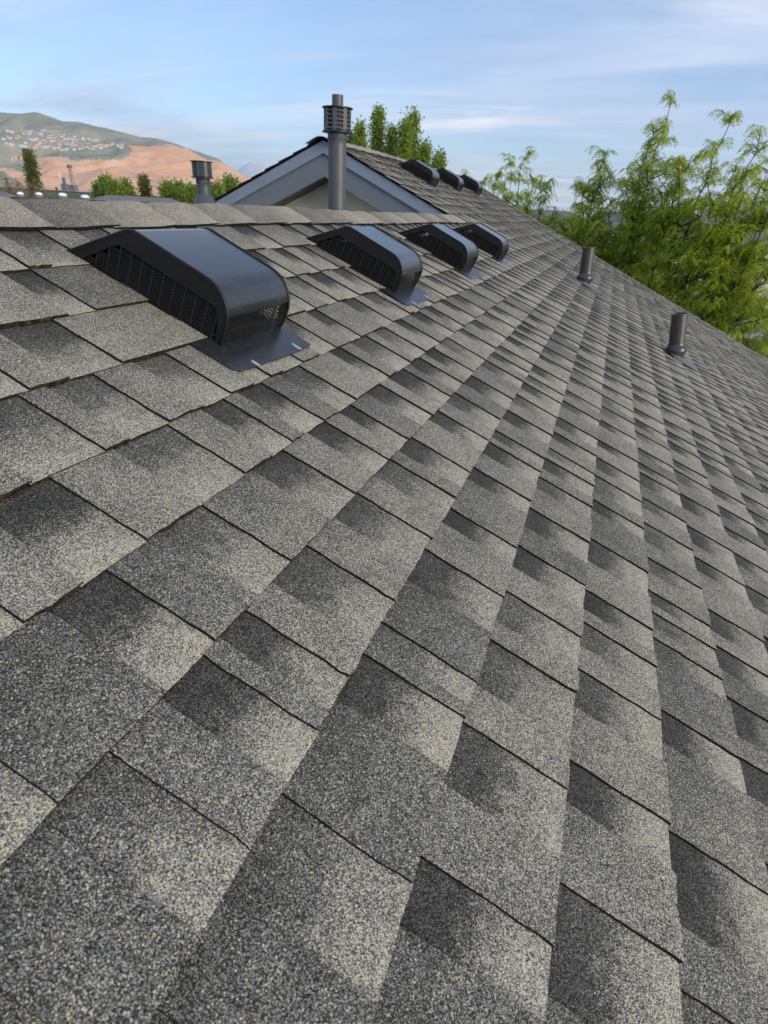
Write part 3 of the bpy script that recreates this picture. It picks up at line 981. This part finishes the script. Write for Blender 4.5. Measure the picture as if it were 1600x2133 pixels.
# ------------------------------------------------------------------ foliage
def leaf_material(name, c0, c1, c2):
    M = Mat(name)
    P = M.pos()
    at = M.n('ShaderNodeAttribute', attribute_name='sh')
    sc = M.n('ShaderNodeSeparateColor'); M.l(at.outputs['Color'], sc.inputs[0])
    c = M.ramp(sc.outputs[0], [(0.0, c0), (0.5, c1), (1.0, c2)])
    M.set(c, 0.55, 0, 0.35)
    tr = M.n('ShaderNodeBsdfTranslucent')
    M.l(M.mix(0.5, c, tuple(min(1, k*1.6) for k in c2)), tr.inputs['Color'])
    mx_ = M.n('ShaderNodeMixShader'); mx_.inputs[0].default_value = 0.5
    M.l(M.b.outputs[0], mx_.inputs[1]); M.l(tr.outputs[0], mx_.inputs[2])
    M.l(mx_.outputs[0], M.out.inputs[0])
    return M.m
M_LOC = leaf_material('locust_leaf', (0.14, 0.21, 0.016), (0.31, 0.41, 0.034), (0.50, 0.54, 0.07))
M_POP = leaf_material('poplar_leaf', (0.10, 0.17, 0.02), (0.18, 0.27, 0.035), (0.30, 0.34, 0.07))
M_OLV = leaf_material('olive_leaf', (0.07, 0.085, 0.015), (0.12, 0.14, 0.028), (0.20, 0.19, 0.05))
M_RUST = leaf_material('rusty_leaf', (0.20, 0.10, 0.035), (0.28, 0.17, 0.07), (0.36, 0.28, 0.14))
M_BARK = plain('bark', (0.055, 0.045, 0.038), 0.9, 0, 0.1, 0.35, 12, 0.6, 60, 0.01)
M_BARKP = plain('pale_bark', (0.20, 0.17, 0.13), 0.9, 0, 0.1, 0.25, 12)

def compound_leaf(mb, p, d, L_, rg, tone, wl=.030, pairs=5):
    """drooping pinnate leaf: a curved line of leaflet pairs"""
    d = d.normalized()
    side = d.cross(Vector((0, 0, 1)))
    if side.length < .1: side = Vector((1, 0, 0))
    side.normalize()
    q = p.copy()
    st = L_/pairs
    dirv = d.copy()
    vs, fs, cs = [], [], []
    for i in range(pairs):
        dirv = (dirv + Vector((0, 0, -.34))).normalized()
        q2 = q + dirv*st
        for sg in (-1, 1):
            ll = L_*(.30 - .03*i)*rg.uniform(.8, 1.2)
            ax = (side*sg*.8 + dirv*.55 + Vector((0, 0, -.35+rg.uniform(-.25, .25)))).normalized()
            wv = ax.cross(Vector((rg.uniform(-.5, .5), rg.uniform(-.5, .5), 1))).normalized()*wl*.5*rg.uniform(.8, 1.25)
            b = len(vs)
            m_ = q2 + ax*ll*.5
            vs += [q2, m_+wv, q2+ax*ll, m_-wv]
            fs.append((b, b+1, b+2, b+3))
            cs.append((min(1, max(0, tone+rg.uniform(-.22, .22))), 0, 0, 1))
        q = q2
    mb.add(vs, fs, 0, cs)
def path(a, b, rg, n=7, wig=.12, bow=None):
    a, b = Vector(a), Vector(b)
    L_ = (b-a).length
    off = Vector((0, 0, 0))
    out = [a]
    for i in range(1, n+1):
        t = i/n
        p = a.lerp(b, t)
        if bow: p += bow*math.sin(math.pi*t)
        off += Vector((rg.uniform(-1, 1), rg.uniform(-1, 1), rg.uniform(-.4, .4)))*L_*wig/n
        out.append(p + off*(1 if i < n else .4))
    return out
def locust_tree(name, base, tips, seed, label, group, cat='tree', dens=1.0, trunk_r=.09, fork=0.45, leafL=.26, mat=None, start=.38, reach=1.0, side=2):
    rg = random.Random(seed)
    base = Vector(base)
    t = empty(name, base)
    wood, crown = MB(), MB()
    ctr = Vector((0, 0, 0))
    for q in tips: ctr += Vector(q)
    ctr /= len(tips)
    forkp = base.lerp(Vector((ctr.x*.45+base.x*.55, ctr.y*.45+base.y*.55, ctr.z)), fork)
    tr = path(base, forkp, rg, 6, .06)
    wood.tube([p-base for p in tr], [trunk_r*(1.15-.55*i/6) for i in range(7)], 7)
    nleaf = 0
    jobs = []
    for tip in tips:
        tip = Vector(tip)
        st = tr[rg.choice((3, 4, 5, 6))]
        bow = Vector((tip.x-st.x, tip.y-st.y, 0))*.22
        jobs.append((path(st, tip, rg, 11, .26, bow), tip, st, trunk_r*.62, start))
    for stem, tip, st, r0, s0 in list(jobs):
        for _ in range(side):         # spreading side limbs break up the column
            i = rg.choice((5, 6, 7, 8))
            az = rg.uniform(0, 2*math.pi)
            ln = rg.uniform(.45, 1.05)*(1.15-.07*i)*1.3
            e = stem[i] + Vector((math.cos(az)*ln, math.sin(az)*ln, ln*rg.uniform(.5, 1.1)))
            if e.z > tip.z - .12: e.z = tip.z - .12 - .2*rg.random()
            jobs.append((path(stem[i], e, rg, 11, .22, Vector((math.cos(az), math.sin(az), -.4))*ln*.12), e, stem[i], r0*.45, .30))
    for stem, tip, st, r0, start in jobs:
        Ls = (tip-st).length
        wood.tube([p-base for p in stem], [max(.008, r0*(1-.9*(i/11)**.8)) for i in range(12)], 5)
        # twigs along the stem
        nt_ = max(4, int(Ls*(7.2 if Ls > 2 else 8)))
        ncl = max(4, int(Ls*(1-start)/.42))
        cl = sorted(start + (1-start)*((q+rg.uniform(.15, .95))/ncl) for q in range(ncl))
        for k in range(nt_):
            f = start + (1-start)*((k+rg.random())/nt_)
            if f > .55: f = min(.995, max(start, min(cl, key=lambda c_: abs(c_-f)) + rg.gauss(0, .018)))
            x = f*11; i = min(10, int(x)); p = stem[i].lerp(stem[i+1], x-i)
            az = rg.uniform(0, 2*math.pi)
            up = rg.uniform(.2, .9)
            tw_l = (rg.uniform(.14, .42) + .85*max(0, .82-f)*rg.uniform(.3, 1.2))*reach
            d = Vector((math.cos(az), math.sin(az), up)).normalized()
            tp = path(p, p + d*tw_l + Vector((0, 0, .05)), rg, 4, .25)
            wood.tube([a-base for a in tp], [.012*(1-.18*j) for j in range(5)], 3, 0, False)
            tone = rg.uniform(.25, .8)
            nl = max(4, int((6+tw_l*20)*dens*rg.uniform(.6, 1.2)*(1.05 if f < .6 else .8)))
            for _ in range(nl):
                g = (.25+.75*rg.random()**.7)*4; j = min(3, int(g)); lp = tp[j].lerp(tp[j+1], g-j)
                a2 = rg.uniform(0, 2*math.pi)
                dd = Vector((math.cos(a2), math.sin(a2), rg.uniform(-.1, .7)))
                compound_leaf(crown, lp-base, dd, leafL*rg.uniform(.6, 1.15), rg, tone)
                nleaf += 1
        for _ in range(int(9*dens)):   # tuft at the tip
            a2 = rg.uniform(0, 2*math.pi)
            compound_leaf(crown, tip-base, Vector((math.cos(a2), math.sin(a2), rg.uniform(.1, 1.0))), leafL*rg.uniform(.6, 1.0), rg, .55)
    wood.build('trunk', M_BARK, t, smooth=True)
    crown.build('crown', mat or M_LOC, t, attr=True)
    tag(t, label, cat, group)
    return t
G1 = 'leafy trees beyond the far roof edge'
def tips(l, d): return [px_at(x, y, d) for x, y in l]
locust_tree('locust_tree', (1.9, 17.4, GZ), tips([(1395, 203), (1352, 300), (1405, 330), (1378, 262), (1432, 352), (1340, 345)], 14), 1,
            'leafy green tree with the tallest thin leaning shoot, beyond the roof edge', G1)
locust_tree('locust_tree', (2.5, 16.6, GZ), tips([(1530, 238), (1574, 262), (1478, 318), (1540, 330), (1500, 300), (1456, 350)], 13), 2,
            'leafy green tree with dark forked limbs and rounded airy top, right of the tallest shoot', G1)
locust_tree('locust_tree', (3.3, 15.4, GZ), tips([(1645, 300), (1605, 330), (1588, 400), (1560, 470), (1640, 430), (1600, 560), (1572, 345), (1618, 365), (1552, 400)], 12.5), 3,
            'leafy green tree cut by the right edge of the picture, limbs leaning right', G1)
locust_tree('locust_tree', (0.5, 18.0, GZ), tips([(1270, 314), (1238, 372), (1303, 352), (1214, 430), (1290, 420), (1255, 440), (1318, 400)], 15), 4,
            'bushy green tree with a round tuft on top, above the farther plumbing pipe', G1)
locust_tree('locust_tree', (-1.4, 18.6, GZ), tips([(1110, 314), (1100, 350), (1125, 365), (1138, 385), (1095, 400), (1090, 425), (1150, 430), (1118, 410), (1165, 445)], 16), 5,
            'narrow green tree with a drooping top behind the far end of the roof', G1, reach=.7)
locust_tree('locust_sapling', (-2.7, 19.6, GZ), tips([(1048, 320), (1050, 350), (1046, 385)], 17), 6,
            'single thin leafy shoot rising above the far roof edge', G1, reach=.3, trunk_r=.04, start=.6, leafL=.2, side=0)
locust_tree('locust_sapling', (-3.3, 20.4, GZ), tips([(1022, 362), (968, 352), (1008, 380)], 18), 7,
            'small crooked twiggy tree just right of the farthest roof vent', G1, dens=.55, reach=.4, trunk_r=.04, start=.6, side=0)
low = [((1.0, 19.6), [(1178, 455), (1190, 470), (1160, 470)], 16.5, 'low green bush at the edge of the roof, left of the farther pipe'),
       ((1.9, 20.6), [(1345, 418), (1330, 470), (1370, 440), (1350, 500)], 17, 'rounded darker green bush between the two airy trees'),
       ((2.6, 20.2), [(1420, 425), (1400, 470), (1445, 500), (1390, 540), (1420, 560)], 16.5, 'dense green bush behind the dark crossing trunks'),
       ((4.0, 20.4), [(1500, 430), (1540, 470), (1480, 520), (1560, 540), (1510, 570)], 16, 'dense green bush low at right below the forked limbs'),
       ((4.2, 17.0), [(1600, 520), (1570, 590), (1620, 620), (1530, 600), (1585, 660)], 14, 'lowest green bush at the right picture edge above the roof line'),
       ((0.6, 19.4), [(1230, 450), (1260, 490), (1300, 480), (1290, 540)], 16, 'green bush right behind the farther plumbing pipe'),
       ((2.6, 16.4), [(1380, 600), (1400, 560), (1360, 570), (1440, 620)], 14, 'green bush behind the nearer plumbing pipe')]
for k, ((x, y), tp_, d, lab) in enumerate(low):
    locust_tree('bush', (x, y, GZ), tips(tp_, d), 30+k, lab, 'green bushes beyond the roof edge', 'bush', dens=1.0, trunk_r=.05, start=.45, reach=1.05)

def column_tree(name, base, top, rad, seed, label, group, mat, leaf=.16, n=2600, cat='tree', lobes=1, taper=.75, trunk=None):
    """upright crown: leaf faces gathered on many ascending twigs"""
    rg = random.Random(seed)
    base, top = Vector(base), Vector(top)
    t = empty(name, base)
    H = (top-base).length
    wood, crown = MB(), MB()
    tr = path(base, top, rg, 8, .03)
    wood.tube([p-base for p in tr], [max(.02, H*.012*(1-i/9)) for i in range(9)], 6)
    nt_ = max(30, n//26)
    for k in range(nt_):
        f = .18 + .82*((k+rg.random())/nt_)
        x = min(7.999, f*8); i = int(x)
        p = tr[i].lerp(tr[i+1], x-i)
        r = rad*(math.sin(math.pi*min(1, (1.03-f)*taper+.02))**.8)*rg.uniform(.35, 1.15)
        az = rg.uniform(0, 2*math.pi)
        e = p + Vector((math.cos(az)*r, math.sin(az)*r, r*rg.uniform(.6, 1.8)))
        if e.z > top.z + rad*.2: e.z = top.z + rad*.2*rg.random()
        wood.tube([p-base, e-base], [.012*H/8, .004*H/8], 3, 0, False)
        tone = rg.uniform(.15, .85)
        vs, fs, cs = [], [], []
        for _ in range(26):
            g = rg.uniform(.3, 1.08)
            q = p.lerp(e, g) - base + Vector((rg.gauss(0, 1), rg.gauss(0, 1), rg.gauss(0, 1)))*leaf*1.25
            a = Vector((rg.gauss(0, 1), rg.gauss(0, 1), rg.gauss(.4, 1))).normalized()*leaf*rg.uniform(.6, 1.1)
            b_ = a.cross(Vector((rg.gauss(0, 1), rg.gauss(0, 1), rg.gauss(0, 1)))).normalized()*leaf*.42
            b0 = len(vs)
            vs += [q, q+a*.5+b_, q+a, q+a*.5-b_]
            fs.append((b0, b0+1, b0+2, b0+3)); cs.append((min(1, max(0, tone+rg.uniform(-.25, .25))), 0, 0, 1))
        crown.add(vs, fs, 0, cs)
    wood.build('trunk', M_BARK, t, smooth=True)
    crown.build('crown', mat, t, attr=True)
    tag(t, label, cat, group)
G2 = 'upright green trees behind the gable'
for k, (x, y, r, mt, lab) in enumerate([
        (748, 262, .55, M_POP, 'small pointed green tree just right of the tall flue stack'),
        (789, 236, .85, M_POP, 'tallest pointed green tree behind the taller roof'),
        (818, 272, .75, M_POP, 'short pale green tree between the two tall pointed ones'),
        (846, 262, .7, M_POP, 'pointed green tree leaning on the right tall one behind the roof'),
        (862, 241, .85, M_POP, 'right one of the two tall pointed green trees behind the roof'),
        (886, 308, 1.0, M_POP, 'rounded green tree above the first far roof vent'),
        (914, 330, .8, M_POP, 'small green tree above the middle far roof vent'),
        (733, 290, .5, M_POP, 'smallest green tree tip beside the tall flue stack')]):
    tp_ = px_at(x, y, 36 + (k % 3))
    column_tree('poplar_tree', (tp_.x, tp_.y, GZ), tp_, r*.8, 60+k, lab, G2, mt, leaf=.16, n=9000)
G3 = 'trees on the plain before the hills'
for k, (x, y, d, r, mt, lab) in enumerate([
        (58, 320, 60, .55, M_OLV, 'tall narrow olive poplar against the quarry at far left'),
        (220, 378, 60, .95, M_POP, 'green tree with two tops on the plain, left of the small conifer'),
        (238, 388, 58, .9, M_POP, 'rounded green tree right of the two-topped one on the plain'),
        (263, 386, 60, .7, M_POP, 'small rounded green tree just left of the small conifer'),
        (299, 373, 62, .42, M_OLV, 'small dark conifer standing on the plain before the quarry'),
        (350, 392, 58, 1.0, M_POP, 'broad green tree between the conifer and the shorter stack'),
        (372, 388, 60, .75, M_POP, 'green tree with pointed top next to the shorter stack'),
        (402, 396, 56, .6, M_POP, 'small green tree touching the left side of the shorter stack'),
        (452, 394, 56, .7, M_POP, 'green tree between the shorter stack and the gable'),
        (482, 380, 58, .95, M_POP, 'green tree emerging behind the left slope of the gable'),
        (204, 386, 62, .4, M_POP, 'thin little green tree left of the two-topped tree')]):
    tp_ = px_at(x, y, d)
    column_tree('plain_tree', (tp_.x, tp_.y, GZ), tp_, r, 90+k, lab, G3, mt, leaf=.22 if r < .6 else .26, n=6000, taper=.62 if r < .6 else .8)
for k, (x, y, d, lab) in enumerate([(12, 368, 45, 'pale rust coloured sparse shrub at the left picture edge'), (40, 382, 45, 'low rust coloured shrub below the olive poplar'), (76, 388, 46, 'small rusty shrub right of the olive poplar foot')]):
    tp_ = px_at(x, y, d)
    column_tree('rusty_shrub', (tp_.x, tp_.y, GZ), tp_, .8, 130+k, lab, 'rusty shrubs at the left', M_RUST, leaf=.15, n=700, cat='shrub', taper=.55)

# ------------------------------------------------------------------ neighbouring houses
M_NROOF = plain('grey_neighbour_roof', (0.16, 0.155, 0.155), 0.9, 0, 0.2, 0.15, 3, 0.4, 30, 0.01)
M_NROOF2 = plain('violet_grey_roof', (0.17, 0.155, 0.165), 0.9, 0, 0.2, 0.15, 3, 0.4, 30, 0.01)
M_NWALL = plain('cream_wall', (0.60, 0.55, 0.47), 0.9, 0, 0.2, 0.06, 2)
M_NWALL2 = plain('white_wall', (0.70, 0.69, 0.66), 0.9, 0, 0.2, 0.06, 2)
M_GLASS = plain('window_glass', (0.03, 0.035, 0.045), 0.08, 0, 0.8, 0.2, 2)
M_WHITE = plain('white_paint', (0.75, 0.75, 0.74), 0.5, 0, 0.4, 0.05, 3)
def neighbour(loc, rz, sx, sy, hw, hr, label, roofm, wallm, gable=False):
    t = empty('neighbour_house', loc, (0, 0, R(rz)))
    m1 = MB(); m1.box((-sx/2, -sy/2, 0), (sx/2, sy/2, hw)); m1.build('wall', wallm, t)
    ov = .45
    a, b = sx/2+ov, sy/2+ov
    m1 = MB()
    ins = 0.0 if gable else b
    tp_ = [(-a+ins, 0, hw+hr), (a-ins, 0, hw+hr)]
    vs = [(-a, -b, hw), (a, -b, hw), (a, b, hw), (-a, b, hw)] + tp_
    m1.add(vs, [(0, 1, 5, 4), (1, 2, 5), (2, 3, 4, 5), (3, 0, 4), (3, 2, 1, 0)])
    ro = m1.build('roof', roofm, t)
    m1 = MB()
    for (x0, y0, x1, y1) in ((-a, -b, a, -b+.06), (-a, b-.06, a, b), (-a, -b, -a+.06, b), (a-.06, -b, a, b)):
        m1.box((x0-.01, y0-.01, hw-.22), (x1+.01, y1+.01, hw-.012))
    m1.build('eave_board', M_WHITE, t)
    for fx in (-.32, 0.0, .32):
        for sg in (-1, 1):
            for z in ([1.0, 3.8] if hw > 4.5 else [1.0]):
                wm = MB(); y = sg*(sy/2+.02)
                wm.box((fx*sx-.65, min(y, y-sg*.03), z), (fx*sx+.65, max(y, y-sg*.03), z+1.3))
                wo_ = wm.build('window', M_WHITE, t)
                gm = MB(); y2 = sg*(sy/2+.035)
                gm.box((fx*sx-.55, min(y2, y2-sg*.012), z+.1), (fx*sx+.55, max(y2, y2-sg*.012), z+1.2))
                gm.build('pane', M_GLASS, wo_)
    tag(t, label, 'house', 'neighbouring houses')
    return t
neighbour((11.5, 66, GZ), 6, 15, 10, 4.4, 3.2, 'neighbouring house with violet-grey roof glimpsed through the trees at right', M_NROOF2, M_NWALL)
neighbour((29, 72, GZ), 8, 15, 10, 4.2, 3.3, 'grey roofed house across the street at the right picture edge', M_NROOF2, M_NWALL2)
neighbour((-6, 68, GZ), 4, 14, 10, 4.4, 2.6, 'house half hidden behind the narrow tree beyond the far roof end', M_NROOF, M_NWALL)
neighbour((1.5, 100, GZ), -10, 15, 10, 4.6, 3.0, 'farther grey house seen between the bushy trees', M_NROOF, M_NWALL)
nh = neighbour((-27.6, 21.2, GZ), 18, 12, 9, 4.0, 2.10, 'low grey hip roof with white domes just above the ridge at left', M_NROOF, M_NWALL)
neighbour((-36.5, 42, GZ), 25, 14, 9, 4.4, 1.75, 'grey roof on the plain below the small trees at left', M_NROOF, M_NWALL)
neighbour((-29.5, 48, GZ), 10, 12, 9, 4.5, 1.65, 'grey roof on the plain just left of the shorter stack', M_NROOF, M_NWALL)
def dome(x, y, d, s, lab):
    p = px_at(x, y, d)
    t = empty('roof_dome', p)
    m1 = MB()
    m1.lathe([(s, -.06), (s*1.02, 0), (s*.95, s*.16), (s*.75, s*.32), (s*.45, s*.43), (s*.15, s*.47), (.001, s*.475)], 16)
    m1.build('dome', M_WHITE, t, smooth=True)
    m1 = MB(); m1.lathe([(s*1.1, -.45), (s*1.1, -.03), (s*.9, -.028)], 16); m1.build('curb', M_NROOF, t)
    tag(t, lab, 'roof dome', 'white domes on the low grey roof')
dome(42, 403, 23.5, .13, 'leftmost white dome on the low grey roof at left')
dome(81, 404, 23.5, .14, 'second white dome from the left on the low grey roof')
dome(130, 406, 23.5, .17, 'third white dome on the low grey roof, right of the thin dark pipe')
dome(177, 410, 23.5, .17, 'rightmost white dome on the low grey roof')
for x, y, h, lab in ((117, 390, .8, 'thin dark pipe on the low grey roof at left'), (193, 405, .5, 'second thin dark pipe right of the white domes')):
    p = px_at(x, y, 23.0)
    t = empty('roof_pipe', (p.x, p.y, p.z-h))
    m1 = MB(); m1.lathe([(.035, 0), (.035, h), (.03, h), (0.001, h-.02)], 12); m1.build('pipe', M_PIPE, t, smooth=True, angle=40)
    m1 = MB(); m1.lathe([(.05, h-.06), (.052, h-.005), (.001, h+.012)], 12); m1.build('cap', M_PIPE, t)
    tag(t, lab, 'pipe')

# ------------------------------------------------------------------ houses on the hillside and quarry plant
def hill_hit(px, py):
    a = AX_R*((px-800)/FPX) + AX_D*((py-1066.5)/FPX) + AX_F
    aa_ = a.x/a.y; el = a.z/a.y
    best = None
    for k in range(1, 101):
        j = k/100
        p = hill_pt(aa_, j)
        if (p.z-CAM.z)/p.y >= el: best = p; break
    return best
hm = [plain('hill_house_white', (0.56, 0.54, 0.51), 0.8), plain('hill_house_tan', (0.55, 0.42, 0.32), 0.8), plain('hill_house_grey', (0.34, 0.36, 0.40), 0.8)]
hr_ = [plain('hill_roof_grey', (0.24, 0.25, 0.27), 0.9), plain('hill_roof_brown', (0.25, 0.19, 0.15), 0.9)]
protos = []
rg = random.Random(77)
for k in range(6):
    m1 = MB()
    w_, d_, h_ = rg.uniform(13, 20), rg.uniform(9, 12), rg.uniform(6, 9)
    m1.box((-w_/2, -d_/2, -4), (w_/2, d_/2, h_))
    rh = rg.uniform(2.5, 4)
    m1.add([(-w_/2-.5, -d_/2-.5, h_), (w_/2+.5, -d_/2-.5, h_), (w_/2+.5, d_/2+.5, h_), (-w_/2-.5, d_/2+.5, h_), (-w_/2-.5, 0, h_+rh), (w_/2+.5, 0, h_+rh)],
           [(0, 1, 5, 4), (1, 2, 5), (2, 3, 4, 5), (3, 0, 4)], 1)
    o = m1.build('hillside_house', [hm[(0, 0, 0, 1, 2, 0)[k]], hr_[k % 2]])
    protos.append(o)
lines = [((8, 274), (105, 284), 13), ((60, 279), (158, 288), 15), ((5, 292), (75, 291), 9), ((75, 296), (190, 304), 20), ((8, 303), (60, 306), 5), ((30, 308), (130, 312), 16), ((105, 303), (205, 309), 16), ((120, 313), (235, 309), 18), ((170, 292), (205, 294), 4), ((205, 306), (262, 308), 8), ((100, 290), (165, 297), 10)]
spots = []
for (a, b, n) in lines:
    for i in range(n):
        f = (i+.5)/n
        spots.append((a[0]+(b[0]-a[0])*f+rg.uniform(-3, 3), a[1]+(b[1]-a[1])*f+rg.uniform(-2.2, 2.2)))
first = set()
for (x, y) in spots:
    p = hill_hit(x, y)
    if not p: continue
    k = rg.randrange(6)
    if k in first:
        o = protos[k].copy(); COL.objects.link(o)
    else:
        o = protos[k]; first.add(k)
    o.location = p
    o.rotation_euler = (0, 0, R(rg.uniform(10, 50)))
    tag(o, 'tiny pale house among the cluster of houses on the green hillside', 'house', 'houses on the distant hillside')
M_PLANT = plain('quarry_plant_steel', (0.12, 0.11, 0.13), 0.7)
M_PALE = plain('pale_silo', (0.66, 0.60, 0.52), 0.7)
def tower(px, pytop, pybot, wpx, mat, name, lab, lattice):
    p = hill_hit(px, pybot-4) or px_at(px, pybot, 1500)
    d = to_px(p)[2]
    H = (pybot-pytop)/FPX*d; wd = wpx/FPX*d
    t = empty(name, (p.x, p.y, p.z-H*.1))
    H *= 1.1
    m1 = MB()
    if lattice:
        for sx in (-1, 1):
            for sy in (-1, 1):
                m1.tube([(sx*wd*.7, sy*wd*.7, 0), (sx*wd*.3, sy*wd*.3, H)], [wd*.14, wd*.11], 5)
        for k in range(8):
            z0, z1 = H*k/8, H*(k+1)/8
            q0, q1 = wd*(.7-.4*k/8), wd*(.7-.4*(k+1)/8)
            for s in (-1, 1):
                m1.tube([(-q0*s, -q0, z0), (q1*s, -q1, z1)], [wd*.07]*2, 4)
        m1.build('frame', mat, t)
        m1 = MB(); m1.box((-wd*.8, -wd*.8, H*.90), (wd*.8, wd*.8, H*1.02)); m1.build('head', mat, t)
        m1 = MB(); m1.box((-wd*1.4, -wd*1.2, -H*.05), (wd*1.6, wd*1.2, H*.30)); m1.build('base', mat, t)
    else:
        m1.lathe([(wd*.5, 0), (wd*.5, H*.93), (wd*.2, H), (.001, H)], 14); m1.build('silo', mat, t, smooth=True, angle=40)
        m1 = MB(); m1.box((wd*.9, -wd, 0), (wd*4.5, wd, H*.42)); m1.box((wd*2.0, -wd*.6, H*.40), (wd*3.4, wd*.6, H*.72)); m1.build('plant_shed', M_PLANT, t)
    tag(t, lab, 'quarry tower')
tower(155, 357, 402, 4.5, M_PLANT, 'quarry_tower', 'dark lattice tower in front of the orange quarry', True)
tower(131, 368, 402, 3.5, M_PALE, 'quarry_silo', 'pale slender silo with grey sheds left of the dark quarry tower', False)

# ------------------------------------------------------------------ air
mb = MB()
mb.box((-12500, -200, GZ-1.5), (9000, 13500, 900))
M = Mat('haze_air')
M.t.nodes.remove(M.b)
pv = M.n('ShaderNodeVolumePrincipled')
pv.inputs['Color'].default_value = (0.82, 0.90, 1.0, 1)
pv.inputs['Density'].default_value = 6.5e-5
pv.inputs['Anisotropy'].default_value = 0.2
M.l(pv.outputs[0], M.out.inputs['Volume'])
HAZE = True
if HAZE:
    ho = mb.build('haze', M.m)
    tag(ho, 'pale thin haze filling the air over the plain', 'haze', kind='stuff')
